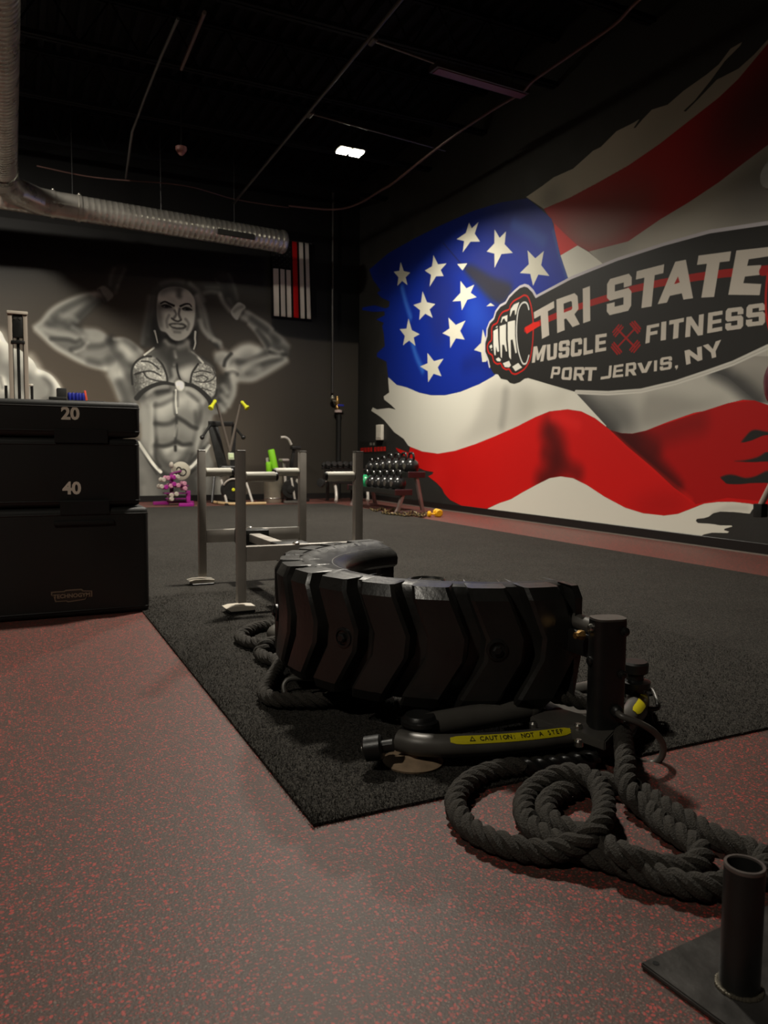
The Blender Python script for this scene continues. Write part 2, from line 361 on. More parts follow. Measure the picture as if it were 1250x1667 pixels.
    cv.fill(K5([(390, 350), (470, 430), (560, 540), (640, 640), (760, 660), (850, 630), (830, 520), (760, 440), (600, 370)]), (.33, .33, .32), .8, .10, m_g)
    cv.stroke(K5([(400, 360), (520, 500), (650, 640)]), .22, (.20, .20, .20), .75, 1., m_g, False)
    cv.fill(K8([(0, 330), (150, 310), (300, 330), (450, 370), (700, 372), (400, 480), (0, 600)]), (.50, .49, .46), .55, .05, m_g)
    cv.fill(K8([(580, 115), (700, 180), (820, 280), (940, 375), (1042, 400), (1250, 500), (1250, 0), (1042, 0), (820, 10)]), (.50, .49, .46), .9, .0, m_g)
    cv.stroke(K8([(590, 115), (760, 210), (950, 380)]), .16, (.22, .22, .22), .8, 1., m_g)
    cv.stroke(K8([(800, 30), (1000, 60), (1200, 200)]), .2, (.68, .66, .62), .6, 1., m_g)
    cv.fill(K4([(700, 560), (800, 470), (870, 330), (930, 150), (1050, 120), (1250, 140), (1250, 390), (1000, 500)]), (.70, .69, .65), .7, .09, m_w1)
    cv.stroke(K4([(1080, 180), (1070, 300), (1050, 420)]), .16, (.58, .57, .54), .6, 1., m_w1)
    cv.fill(K5([(0, 350), (150, 380), (260, 360), (330, 300), (300, 420), (150, 470), (0, 530)]), (.66, .65, .60), .6, .1, m_w1)
    RD = r_left[:1] + w1_bot + g_bot[1:] + r_bot[::-1] + r_left[:0:-1]
    m_r = cv.fill(RD, RED, sm=False)
    cv.fill(K4([(245, 530), (320, 552), (338, 578), (322, 597), (285, 578)]), RED, sm=False)
    cv.fill(r_left[:6] + K4([(600, 700), (620, 900), (850, 1060), (660, 990), (500, 810)]), (.90, .13, .12), .6, .14, m_r)
    cv.stroke(K5([(200, 640), (250, 760), (240, 900), (160, 1000)]), .34, (.30, .006, .006), .85, 1., m_r)
    cv.stroke(K5([(170, 800), (330, 900), (400, 940)]), .22, (.30, .006, .006), .6, 1., m_r)
    cv.stroke(K5([(230, 530), (330, 560), (400, 590)]), .15, (.88, .12, .11), .6, 1., m_r)
    back = K5([(640, 625), (760, 740), (950, 900), (1100, 1040), (1250, 1150)]) + K8([(430, 1255), (700, 1200), (1100, 1240), (1250, 540), (1042, 415), (930, 375), (700, 400), (0, 630)]) + K5([(900, 630), (800, 652), (720, 648)])
    m_b = cv.fill(back, (.66, .018, .016), sm=False, clip=m_r)*m_r
    cv.stroke(K5([(640, 630), (780, 740), (960, 900), (1120, 1040)]), .42, (.20, .003, .004), .85, 1., m_b, r1=.16)
    cv.stroke(K5([(720, 670), (850, 690), (950, 760)]), .22, (.25, .004, .005), .7, 1., m_b)
    cv.stroke(K8([(60, 700), (300, 600), (450, 560)]), .25, (.40, .008, .008), .5, 1., m_b)
    cv.fill(K5([(750, 1190), (950, 1100), (1100, 1080), (1250, 1170), (1030, 1247)]), (.55, .012, .012), .5, .1, m_r)
    cv.stroke(K5([(660, 650), (900, 860), (1230, 1130)]), .05, (.90, .13, .08), .35, 1., m_r)
    # lowest white stripe
    m_w3 = cv.fill(r_bot + w3_low[::-1], WH, sm=False)
    cv.stroke(K8([(580, 1345), (700, 1290), (860, 1290)]), .06, (.70, .69, .65), .4, 1., m_w3)
    for t in ([(815, 730), (860, 670), (900, 632), (950, 622), (1042, 640), (1250, 640), (1250, 690), (1042, 668), (960, 690), (900, 715)], [(760, 890), (850, 880), (950, 855), (1010, 820), (1042, 812), (1250, 790), (1250, 900), (1042, 893), (900, 898)], [(640, 1025), (700, 1003), (760, 1006), (850, 1030), (930, 1018), (1000, 985), (1042, 970), (1250, 960), (1250, 1090), (1042, 1075), (900, 1076), (800, 1085), (700, 1082), (670, 1060)]):
        cv.fill(K8(t), BLK)
        cv.stroke(K8(t[:len(t)//2]), .012, (.50, .10, .09), .6, .6)
    # upper stripes
    UP = top_w + r1_top[::-1] + K6([(20, 815)])
    m_u = cv.fill(UP, (.74, .71, .64), sm=False)
    cv.fill(K6([(100, 800), (160, 780), (220, 800), (110, 870)]), (.4, .39, .37), .8, .12, m_u)
    cv.fill(K6([(600, 420), (820, 260), (1060, 40), (1600, -100), (1500, 200), (1000, 330), (800, 480), (600, 600)]), (.36, .33, .30), .7, .3, m_u)  # white stripe dimmed in the paint, far from the lamps
    R1 = r1_top + r1_bot
    m_r1 = cv.fill(R1 + K6([(280, 1060), (160, 950)]), (.66, .03, .028), sm=False)
    cv.fill(K6([(120, 880), (300, 860), (520, 780), (640, 760), (700, 860), (560, 1010), (350, 1090), (200, 990)]), (.47, .24, .21), .85, .16, m_r1)
    cv.fill(K6([(200, 960), (330, 950), (480, 940), (540, 1000), (400, 1070), (300, 1070)]), (.52, .46, .42), .8, .12, m_r1)
    cv.fill(K6([(950, 380), (1120, 230), (1500, -100), (1560, 330), (1250, 560), (1000, 700)]), (.12, .008, .008), .9, .3, m_r1)  # weak lamplight at the upper right painted into the red stripe
    cv.fill(K6([(160, 945), (215, 1000), (282, 1061), (195, 1112), (168, 1010)]), (.80, .10, .08), sm=False)
    G2 = K6([(340, 1092), (540, 1040), (700, 930), (850, 840), (1000, 740), (1130, 640), (1250, 550), (1400, 440), (1560, 330), (1560, 1000)]) + logo_top[::-1][2:-1] + K6([(412, 1160)])
    m_2 = cv.fill(G2, (.72, .70, .65), sm=False)
    cv.fill(K6([(340, 1092), (540, 1040), (560, 1090), (420, 1160)]), (.45, .44, .42), .8, .12, m_2)
    cv.fill(K6([(1000, 760), (1130, 660), (1400, 440), (1500, 900), (1150, 960), (1040, 980)]), (.30, .29, .28), .85, .25, m_2)
    cv.fill(K6([(195, 1112), (282, 1061), (340, 1095), (414, 1158), (235, 1232)]), WH, sm=False)
    # canton
    m_c = cv.fill(tatter + canton_top + canton_right + canton_bot, BLU, sm=False)
    cv.fill(K7([(40, 430), (150, 330), (450, 170), (800, 35), (960, 10), (1000, 120), (700, 180), (400, 280), (200, 400), (80, 500)]), (.008, .02, .11), .9, .28, m_c)  # lamp falloff along the canton top painted in as dark blue
    cv.fill(K7([(440, 300), (560, 330), (700, 300), (860, 420), (900, 560), (780, 560), (640, 420), (500, 400)]), (.17, .17, .42), .8, .14, m_c)
    cv.stroke(K7([(470, 270), (600, 420), (700, 520), (800, 620)]), .02, (.08, .08, .2), .6, 1., m_c)
    cv.fill(K7([(590, 420), (640, 400), (760, 470), (870, 520), (820, 620), (745, 600), (660, 510)]), (.17, .165, .20), .95, .04, m_c)
    cv.fill(K7([(360, 450), (450, 420), (560, 520), (480, 800), (460, 900), (400, 780)]), (.10, .13, .40), .7, .14, m_c)
    cv.fill(K7([(620, 560), (720, 640), (760, 760), (700, 800), (600, 760)]), (.14, .30, .72), .6, .12, m_c)
    cv.stroke(K7([(230, 530), (250, 610), (280, 700)]), .12, (.22, .42, .80), .75, 1., m_c)
    cv.stroke(K7([(285, 830), (310, 920), (350, 1010)]), .12, (.22, .45, .82), .7, 1., m_c)
    cv.stroke(K7([(880, 160), (980, 210), (1050, 260)]), .16, (.16, .30, .60), .6, 1., m_c)
    cv.stroke(K7([(1110, 200), (1150, 350), (1190, 470)]), .06, (.25, .35, .60), .6, 1., m_c)
    cv.stroke(K7([(600, 980), (700, 950), (780, 1000)]), .25, (.02, .10, .42), .5, 1., m_c)
    stars = [[(222, 380), (278, 442), (262, 515), (203, 520), (182, 437)], [(413, 340), (490, 388), (472, 462), (390, 525), (362, 430)], [(620, 150), (675, 148), (684, 262), (583, 325), (547, 248)], [(768, 190), (835, 202), (875, 328), (768, 415), (722, 320)], [(960, 312), (1055, 316), (1088, 462), (992, 520), (915, 445)], [(350, 550), (424, 625), (408, 705), (330, 718), (296, 630)], [(570, 490), (650, 512), (665, 585), (578, 662), (523, 610)], [(268, 708), (333, 800), (308, 868), (235, 866), (216, 770)], [(500, 703), (600, 720), (595, 832), (510, 882), (465, 795)], [(378, 908), (472, 942), (460, 1045), (382, 1080), (335, 988)]]
    for st in stars:
        c = np.mean(st, 0); pts = []
        for i in range(5):
            a = np.array(st[i]); b = np.array(st[(i+1) % 5])
            pts += [tuple(a), tuple(c+((a+b)/2-c)*.54)]
        cv.fill(K7(pts), (.80, .79, .72), sm=False)
    cv.fill(K7([(550, 392), (610, 388), (582, 430)]), (.8, .79, .72), sm=False)
    cv.fill(K7([(720, 638), (745, 618), (770, 636)]), (.8, .79, .72), sm=False)
    cv.fill(K7([(700, 770), (718, 830), (765, 860), (720, 960), (697, 962), (690, 905), (648, 892), (690, 850)]), (.8, .79, .72), sm=False)
    # sign
    LOGO = logo_top + logo_bot + fist_out
    cv.fill(LOGO, BLK, sm=False)
    edge = fist_out[9:] + logo_top
    cv.stroke(edge, .022, (.76, .74, .76), 1., .3, None, False)
    cv.stroke(logo_bot[2:-1], .03, (.80, .79, .75), 1., .3, None, False)
    OR = (.72, .09, .05)
    cv.stroke(F([(770, 610), (750, 450), (720, 340), (690, 285), (640, 270), (590, 300), (500, 350), (450, 410), (430, 470), (340, 510), (290, 580), (260, 660), (200, 700), (180, 760), (180, 900), (140, 950), (120, 1010), (140, 1090), (190, 1130), (210, 1210), (260, 1250), (310, 1245), (340, 1300), (390, 1330), (430, 1325), (470, 1380), (520, 1395), (580, 1370), (650, 1320), (710, 1230), (740, 1130), (765, 950), (775, 750), (770, 610)]), .014, OR, 1., .3)
    cv.stroke(F([(712, 470), (690, 395), (650, 370), (600, 400), (562, 490), (542, 630), (536, 800), (546, 960), (572, 1100), (610, 1215), (640, 1250), (680, 1232), (712, 1130)]), .014, (.82, .82, .80), 1., .3)
    for poly in ([(205, 780), (270, 740), (275, 900), (287, 1070), (265, 1082), (242, 1000), (237, 1130), (220, 1120), (205, 980)], [(295, 710), (385, 680), (385, 900), (402, 1070), (385, 1075), (360, 980), (332, 975), (327, 1170), (310, 1150), (295, 900)], [(410, 650), (515, 625), (515, 850), (540, 1090), (520, 1100), (480, 900), (452, 910), (458, 1190), (430, 1150), (410, 900)], [(440, 560), (450, 470), (500, 400), (577, 365), (550, 450), (530, 540), (515, 555), (510, 480), (480, 490), (447, 575)], [(310, 660), (330, 580), (407, 550), (402, 650), (380, 640), (365, 600), (340, 610), (320, 660)], [(232, 738), (262, 703), (266, 728)], [(240, 1180), (280, 1155), (315, 1190), (300, 1215), (260, 1210)], [(340, 1240), (430, 1205), (457, 1270), (430, 1300), (370, 1295)], [(473, 1290), (560, 1235), (617, 1300), (520, 1355)], [(148, 1000), (180, 968), (192, 1012), (165, 1032)], [(168, 1052), (186, 1040), (184, 1062)]):
        cv.fill(F(poly), (.84, .83, .79), sm=False)
    cv.stroke(L1([(40, 665), (170, 605), (300, 545), (590, 430), (780, 370), (1000, 305)]) + L2([(0, 515), (250, 460), (600, 402), (850, 370), (1250, 335), (1300, 332)]), .042, (.62, .07, .045), 1., .12, None, False)
    cv.fill(F([(652, 735), (780, 655), (865, 648), (870, 705), (780, 760), (680, 822)]), (.86, .12, .05), sm=False)
    TX = (.78, .75, .70)
    lt = lambda ch, K, q, t=.3: letter(cv, ch, K(q), TX, t)
    lt('T', L1, [(120, 490), (325, 375), (342, 690), (138, 795)], .33); lt('R', L1, [(350, 360), (562, 285), (588, 612), (358, 702)], .33); lt('I', L1, [(618, 250), (692, 222), (695, 577), (622, 602)]); lt('S', L1, [(866, 160), (1118, 88), (1110, 468), (862, 527)], .32)
    lt('T', L2, [(38, 350), (293, 285), (255, 662), (2, 705)], .34)
    a1 = cv.cover(cv.uv(L2([(395, 262), (493, 243), (560, 600), (470, 613), (455, 555), (345, 578), (318, 640), (232, 655)]))); cv.put(a1, TX)
    cv.fill(L2([(420, 398), (436, 455), (386, 468)]), (.62, .07, .045), sm=False)
    lt('T', L2, [(610, 205), (912, 165), (845, 583), (545, 600)], .36)
    cv.fill(L2([(960, 158), (1290, 122), (1275, 210), (1075, 240), (1060, 300), (1190, 292), (1175, 385), (1040, 400), (1025, 460), (1192, 468), (1175, 572), (885, 568)]), TX, sm=False)
    for ch, q in (('M', [(118, 840), (247, 820), (217, 988), (100, 1006)]), ('U', [(252, 820), (360, 802), (352, 962), (254, 985)]), ('S', [(376, 785), (488, 768), (480, 945), (370, 962)]), ('C', [(502, 765), (613, 748), (606, 930), (494, 946)]), ('L', [(628, 755), (722, 733), (722, 905), (625, 927)]), ('E', [(748, 720), (862, 703), (856, 880), (744, 900)])): lt(ch, L1, q, .34)
    for ch, q in (('F', [(132, 852), (247, 830), (237, 992), (118, 1020)]), ('I', [(266, 820), (313, 812), (308, 985), (259, 994)]), ('T', [(340, 806), (476, 780), (465, 958), (330, 988)]), ('N', [(498, 775), (660, 745), (650, 940), (486, 962)]), ('E', [(700, 735), (833, 713), (829, 900), (689, 925)]), ('S', [(862, 695), (1027, 676), (1022, 880), (856, 903)]), ('S', [(1055, 662), (1226, 640), (1226, 845), (1046, 867)])): lt(ch, L2, q, .33)
    for ch, q in (('P', [(310, 1043), (394, 1043), (377, 1165), (288, 1162)]), ('O', [(412, 1055), (512, 1044), (502, 1182), (398, 1174)]), ('R', [(534, 1048), (638, 1046), (632, 1186), (520, 1180)]), ('T', [(640, 1048), (762, 1048), (750, 1188), (628, 1188)]), ('J', [(820, 1040), (914, 1030), (906, 1160), (798, 1176)]), ('E', [(936, 1030), (1032, 1014), (1030, 1145), (920, 1157)]), ('R', [(1058, 1010), (1160, 996), (1166, 1130), (1050, 1143)])): lt(ch, L1, q, .28)
    for ch, q in (('V', [(838, 140), (948, 122), (940, 205), (838, 215)]), ('I', [(960, 120), (983, 117), (980, 197), (958, 200)]), ('S', [(1005, 100), (1092, 87), (1087, 182), (1000, 196)])): lt(ch, K5, q, .28)
    cv.fill(K5([(1112, 158), (1134, 153), (1133, 172), (1118, 192), (1120, 175), (1112, 176)]), TX, sm=False)
    lt('N', L2, [(480, 1085), (640, 1043), (646, 1170), (496, 1217)]); lt('Y', L2, [(648, 1038), (820, 983), (826, 1128), (682, 1172)])
    # crossed dumbbells
    CR = (.60, .06, .055)
    for a, b in (((965, 655), (1150, 845)), ((1150, 655), (975, 840))):
        cv.stroke(L1([a, b]), .014, CR, 1., .3, None, False)
    for cx_, cy_, dx, dy in ((975, 675, 1, 1), (1155, 640, -1, 1), (960, 860, 1, -1), (1150, 840, -1, -1)):
        for k, (o, h) in enumerate(((0, 62), (24, 62), (48, 48))):
            x, y = cx_-dx*o*.7+dx*14, cy_-dy*o*.7+dy*14
            cv.stroke(L1([(x-h*.62, y+dx*dy*h*.75), (x+h*.62, y-dx*dy*h*.75)]), .013, CR, 1., .3, None, False)
    # right-hand fist of the sign, mostly past the frame
    cv.stroke([(1243, 441), (1262, 439)], .05, (.62, .04, .04), 1., .2, None, False)
    cv.stroke([(1250, 446), (1247, 480), (1249, 520), (1262, 560), (1290, 570), (1320, 545), (1335, 500), (1330, 440), (1300, 400), (1270, 405), (1250, 446)], .014, OR, 1., .3)
    # small painted credit beside the rack: two lines of block marks
    for i, (x0, x1) in enumerate(((587, 592), (593, 597), (598, 602), (603, 606), (609, 613), (614, 618), (619, 623), (624, 628))):
        y = 729-(x0-587)*.05
        cv.fill([(x0, y), (x1, y-.2), (x1, y+7), (x0, y+7)], (.85, .12, .09), .9, .0, None, False)
        cv.fill([(x0+1.6, y+2.2), (x1-1.2, y+2.2), (x1-1.2, y+3.4), (x0+1.6, y+3.4)], BLK, .7, .0, None, False)
    for x0 in (602, 607): cv.fill([(x0, 720.5), (x0+3.4, 720.5), (x0+3.4, 725), (x0, 725)], (.55, .54, .5), .8, .0, None, False)
    top_o = smooth(canton_top, False, 3)
    outline = tatter + canton_top[:-1] + top_w[0:30] + [(1350, 60), (1350, 830)] + w3_low[::-1] + r_left[::-1][1:] + K4([(350, 600)]) + w1_left[::-1]
    return cv, outline, LOGO
def paint_figure():
    """grey airbrushed figure painted on the back wall; u = world X, v = world Z"""
    cv = Canvas(-2.2, 5.2, 0., 4.7, .0065, lambda x, y: tuple(on_y(x, y, BACK_Y)[[0, 2]]), g_(48))
    A = crop(40, 430, 5.682); H = crop(220, 430, 7.8125); R = crop(330, 430, 7.8125); T = crop(210, 560, 6.411); N = crop(0, 490, 7.8125)
    def lite(K, pts, w, v=190, op=.7, w1=None, soft=1.): cv.stroke(K(pts), w*1.65, g_(v*1.04), op*.72, soft, None, True, w1 and w1*1.4)
    dark = lambda K, pts, w, v=50, op=.75, w1=None, soft=1.: cv.stroke(K(pts), w*(1.45 if soft == 1. else 1.), g_(v), op*.9, soft, None, True, w1 and w1*1.4)
    # ---- airbrushed ground: lighter behind the shoulders, shade painted in at the top and right, black corner block
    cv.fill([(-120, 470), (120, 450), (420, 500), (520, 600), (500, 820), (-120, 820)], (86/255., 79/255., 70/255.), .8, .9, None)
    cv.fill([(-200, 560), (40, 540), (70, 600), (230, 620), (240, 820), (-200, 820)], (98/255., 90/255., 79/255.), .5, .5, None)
    cv.fill([(-300, 200), (700, 300), (700, 452), (420, 448), (200, 438), (60, 430), (-300, 420)], g_(10), .95, .26, None)  # duct shadow across the wall top, painted in as a black fade
    cv.fill([(450, 820), (470, 640), (500, 560), (700, 560), (700, 830)], (45/255., 42/255., 37/255.), .85, .5, None)  # weaker light towards the right corner, painted in as darker ground
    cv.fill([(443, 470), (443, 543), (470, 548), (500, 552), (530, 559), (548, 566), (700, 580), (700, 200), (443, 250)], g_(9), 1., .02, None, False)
    # ---- neighbouring figure at the left: shoulder and arm only
    cv.fill(N([(-640, 330), (-420, 250), (-200, 260), (-60, 330), (20, 400), (70, 500), (150, 590), (250, 620), (330, 680), (420, 760), (480, 860), (560, 890), (650, 940), (720, 1020), (800, 1160), (850, 1350), (880, 1700), (700, 2300), (-420, 2300), (-560, 1500), (-600, 900)]), g_(165), 1., .0)
    cv.fill(N([(-400, 760), (-50, 750), (120, 760), (300, 780), (470, 800), (480, 880), (300, 760), (100, 740), (-50, 740)]), g_(120), .7, .04)
    dark(N, [(-60, 640), (60, 690), (130, 720)], .16, 90, .7); dark(N, [(-60, 830), (80, 860), (140, 930)], .22, 90, .6)
    dark(N, [(380, 960), (470, 930), (560, 960), (620, 1040)], .09, 110, .8); dark(N, [(400, 1050), (500, 1100), (560, 1250)], .3, 112, .75)
    dark(N, [(560, 960), (640, 1060), (640, 1200), (560, 1260)], .05, 95, .6); lite(N, [(500, 900), (620, 950), (720, 1050), (770, 1150)], .06, 205, .7)
    lite(N, [(0, 430), (60, 560), (100, 700)], .12, 205, .6); lite(N, [(380, 720), (450, 830), (470, 900)], .1, 205, .6); lite(N, [(30, 1000), (60, 1150), (40, 1300)], .06, 210, .7); dark(N, [(0, 980), (30, 1100)], .04, 90, .6)
    dark(N, [(200, 930), (260, 1000), (280, 1100)], .12, 95, .5)
    cv.fill(N([(-900, 1500), (-300, 1350), (100, 1420), (500, 1500), (900, 1450), (1000, 2700), (-900, 2700)]), g_(84), .85, .22); cv.fill(N([(-700, 300), (-450, 500), (-520, 1400), (-900, 1500)]), g_(84), .7, .12)
    lite(N, [(300, 1500), (480, 1700), (520, 2000)], .18, 150, .6); dark(N, [(100, 1300), (200, 1700), (180, 2200)], .22, 60, .7); dark(N, [(-250, 1200), (-200, 1700), (-240, 2200)], .25, 64, .6); lite(N, [(-80, 1250), (-40, 1700)], .2, 150, .5)
    # ---- raised left arm
    arm = A([(90, 575), (160, 520), (220, 440), (300, 380), (400, 335), (520, 290), (640, 265), (690, 265), (720, 300), (715, 330), (650, 390), (560, 480), (490, 555), (465, 570), (550, 600), (660, 605), (730, 635), (800, 690), (880, 682), (960, 700), (1020, 745), (1100, 815), (1000, 930), (1000, 1100), (1040, 1260), (1100, 1450), (950, 1450), (870, 1250), (820, 1110), (780, 1020), (740, 975), (640, 955), (520, 910), (400, 845), (270, 770), (170, 670), (110, 610)])
    cv.fill(arm, g_(106), .97, .014)
    cv.fill(A([(670, 230), (735, 200), (800, 250), (822, 300), (750, 355), (715, 320), (690, 270)]), g_(112), .95, .01); dark(A, [(690, 240), (720, 290), (750, 345)], .03, 50, .7)
    cv.fill(A([(750, 190), (770, 100), (800, 30), (950, 10), (900, 110), (860, 200), (840, 270), (800, 240)]), g_(64), .8, .03)
    for k in ([(790, 190), (800, 110), (830, 40)], [(860, 210), (890, 130), (930, 50)], [(840, 265), (862, 200)]): lite(A, k, .035, 100, .6)
    lite(A, [(95, 578), (160, 530), (230, 445), (300, 390), (400, 340), (520, 295), (650, 270)], .05, 150, .8); lite(A, [(330, 480), (440, 420), (560, 350), (700, 300)], .08, 140, .65)
    dark(A, [(280, 500), (400, 400), (600, 310)], .07, 66, .6); dark(A, [(470, 560), (520, 480), (620, 380), (710, 335)], .09, 52, .7); lite(A, [(340, 470), (420, 480), (480, 520)], .05, 130, .6)
    dark(A, [(230, 560), (330, 540), (430, 590), (520, 620)], .08, 62, .6)
    lite(A, [(110, 612), (180, 675), (280, 765), (400, 838), (520, 900), (640, 945), (740, 965)], .055, 165, .85); lite(A, [(160, 600), (300, 640), (420, 660), (510, 700)], .07, 150, .75)
    dark(A, [(250, 690), (400, 700), (470, 720), (520, 700)], .05, 60, .7); lite(A, [(470, 800), (530, 770), (575, 735)], .05, 165, .8); dark(A, [(430, 790), (520, 760), (560, 700)], .05, 62, .7)
    lite(A, [(450, 590), (520, 640), (560, 700)], .05, 140, .6); lite(A, [(570, 610), (680, 625), (760, 690)], .07, 140, .7); lite(A, [(620, 680), (690, 700), (720, 740)], .12, 155, .75)
    dark(A, [(600, 770), (700, 760), (780, 720)], .07, 66, .7); lite(A, [(570, 830), (650, 830), (740, 870)], .12, 135, .7); dark(A, [(600, 900), (700, 920), (780, 880)], .08, 70, .5)
    dark(A, [(800, 700), (860, 790), (920, 880), (980, 930)], .1, 46, .85); lite(A, [(830, 690), (930, 695), (1020, 750), (1080, 810)], .04, 150, .7); dark(A, [(930, 720), (1000, 770)], .09, 60, .6)
    lite(A, [(900, 770), (940, 800), (970, 840)], .13, 185, .9); lite(A, [(1000, 880), (1080, 830)], .08, 140, .6)
    lite(A, [(800, 960), (870, 930), (900, 960)], .14, 170, .8); lite(A, [(850, 1030), (900, 1020)], .11, 175, .8); dark(A, [(780, 900), (860, 870), (930, 960), (960, 1060)], .09, 66, .5)
    lite(A, [(790, 1040), (840, 1140), (880, 1240)], .07, 150, .7); lite(A, [(940, 1100), (980, 1230)], .1, 140, .6); dark(A, [(880, 1100), (930, 1200), (960, 1300)], .1, 66, .5)
    # ---- raised right arm
    cv.fill(R([(220, 400), (300, 540), (345, 590), (440, 480), (430, 380), (390, 250), (330, 130), (200, 100), (190, 230), (0, 260), (10, 390), (200, 360)]), g_(64), .8, .05)
    lite(R, [(20, 370), (100, 350), (215, 365)], .045, 110, .8); lite(R, [(40, 295), (200, 300)], .03, 80, .7); lite(R, [(225, 400), (270, 500), (345, 590)], .05, 140, .9); lite(R, [(330, 130), (400, 280), (440, 440)], .04, 85, .8); dark(R, [(280, 250), (330, 400)], .09, 40, .6); lite(R, [(160, 190), (200, 240)], .03, 80, .6); lite(R, [(330, 450), (380, 540)], .05, 100, .6)
    cv.fill(R([(490, 680), (560, 585), (680, 670), (800, 750), (880, 820), (950, 880), (1040, 960), (1100, 1060), (1070, 1180), (1080, 1220), (950, 1310), (750, 1430), (620, 1490), (430, 1490), (405, 1640), (380, 1750), (250, 1750), (300, 1420), (270, 1300), (150, 1250), (170, 1150), (240, 1110), (350, 1130), (420, 1100), (500, 1045), (600, 1030), (700, 1060), (800, 1050), (760, 960), (680, 850), (600, 770)]), g_(112), .95, .02)
    cv.fill(R([(355, 600), (440, 490), (500, 500), (545, 560), (450, 705), (390, 680)]), g_(150), .95, .01); dark(R, [(400, 600), (450, 560), (500, 540)], .04, 100, .6); dark(R, [(470, 690), (520, 600), (560, 570)], .03, 50, .7)
    lite(R, [(550, 600), (680, 680), (800, 750), (880, 820)], .05, 145, .8); lite(R, [(500, 680), (600, 720), (700, 830), (790, 900), (860, 960)], .06, 150, .75); lite(R, [(590, 770), (690, 880), (760, 990), (800, 1050)], .045, 150, .85)
    dark(R, [(620, 700), (740, 790), (860, 880), (960, 960)], .08, 60, .7); dark(R, [(700, 850), (790, 960), (830, 1040)], .07, 56, .7); lite(R, [(880, 860), (980, 930), (1080, 1040)], .07, 130, .7); dark(R, [(900, 960), (960, 1060), (1060, 1100)], .1, 62, .6)
    lite(R, [(860, 1080), (960, 1120), (1010, 1110)], .045, 140, .7); dark(R, [(850, 1120), (950, 1150), (1060, 1150)], .045, 50, .7)
    lite(R, [(420, 1130), (500, 1070), (600, 1050), (680, 1080)], .10, 190, .85); lite(R, [(440, 1150), (560, 1130), (700, 1130)], .12, 165, .7); lite(R, [(290, 1280), (320, 1330), (380, 1340)], .12, 195, .9); lite(R, [(190, 1150), (270, 1140), (320, 1170)], .09, 185, .85); lite(R, [(210, 1200), (250, 1270)], .09, 140, .6)
    dark(R, [(360, 1140), (290, 1220), (270, 1290)], .04, 50, .9); dark(R, [(450, 1240), (560, 1250), (680, 1200), (800, 1140)], .07, 70, .7); lite(R, [(520, 1320), (620, 1250), (740, 1220), (960, 1170)], .07, 165, .75); dark(R, [(560, 1380), (700, 1300), (850, 1240), (1000, 1220)], .06, 62, .65)
    lite(R, [(490, 1370), (600, 1330), (700, 1330)], .09, 160, .7); lite(R, [(450, 1470), (620, 1470), (750, 1415), (950, 1300), (1060, 1230)], .07, 160, .85); dark(R, [(430, 1400), (380, 1380), (300, 1400)], .05, 50, .8); lite(R, [(380, 1400), (390, 1520), (370, 1640)], .09, 170, .85); dark(R, [(300, 1430), (320, 1560)], .08, 60, .6)
    # ---- torso
    cv.fill(T([(300, 40), (640, 40), (700, 110), (800, 170), (890, 250), (915, 420), (1060, 420), (1090, 500), (1050, 640), (960, 720), (870, 760), (845, 950), (830, 1060), (860, 1200), (930, 1360), (1000, 1500), (1040, 1680), (60, 1680), (60, 1400), (100, 1060), (130, 960), (120, 650), (70, 560), (35, 380), (30, 260), (120, 140), (200, 100)]), g_(112), .97, .014)
    side = T([(920, 400), (1060, 400), (1100, 460), (1060, 640), (960, 720), (900, 600)])
    cv.fill(side, g_(96), .8, .04); dark(T, [(960, 360), (960, 500), (930, 640)], .09, 55, .7)
    for k in ([(980, 440), (1020, 500)], [(970, 540), (1010, 590)], [(950, 640), (990, 690)], [(1080, 340), (1090, 480), (1040, 640)]): lite(T, k, .06, 165, .7)
    # shorts, hips and thighs
    dark(T, [(60, 1150), (110, 1300), (140, 1500), (150, 1660)], .25, 62, .5); dark(T, [(330, 1400), (360, 1560), (360, 1660)], .25, 64, .6); dark(T, [(660, 1450), (700, 1660)], .3, 66, .6)
    lite(T, [(180, 1380), (230, 1550), (240, 1660)], .16, 135, .6); lite(T, [(800, 1350), (860, 1500), (900, 1660)], .2, 120, .55); lite(T, [(150, 1500), (160, 1660)], .06, 140, .4)
    cv.fill(T([(240, 1290), (450, 1370), (560, 1480), (530, 1660), (480, 1660), (400, 1480), (280, 1370)]), g_(74), .7, .05); dark(T, [(90, 1020), (200, 1180), (300, 1310), (420, 1390)], .055, 52, .9)
    cv.stroke(T([(100, 1030), (180, 1150), (250, 1250), (330, 1335)]), .04, g_(188), .95, .5); dark(T, [(90, 1060), (190, 1210), (290, 1360)], .02, 60, .8)
    cv.stroke(T([(835, 1060), (780, 1140), (700, 1230), (620, 1310)]), .04, g_(180), .95, .5); dark(T, [(820, 1040), (740, 1130), (640, 1240)], .04, 52, .85); dark(T, [(700, 1290), (640, 1350)], .03, 55, .7)
    # belly: rectus blocks
    lite(T, [(170, 700), (200, 850), (190, 1000), (230, 1120)], .13, 150, .65); lite(T, [(240, 640), (255, 760), (250, 980), (250, 1120)], .06, 165, .7); dark(T, [(280, 620), (275, 800), (285, 1000), (280, 1180), (320, 1280)], .045, 55, .8)
    lite(T, [(140, 700), (150, 900)], .06, 130, .5)
    dark(T, [(690, 700), (700, 880), (670, 1050), (660, 1150), (620, 1240)], .05, 60, .7); lite(T, [(740, 880), (720, 1000), (700, 1080)], .09, 160, .7); lite(T, [(780, 760), (770, 900)], .1, 130, .5); dark(T, [(800, 900), (770, 1010), (740, 1090)], .05, 66, .6); dark(T, [(730, 600), (740, 740), (710, 860)], .06, 62, .6)
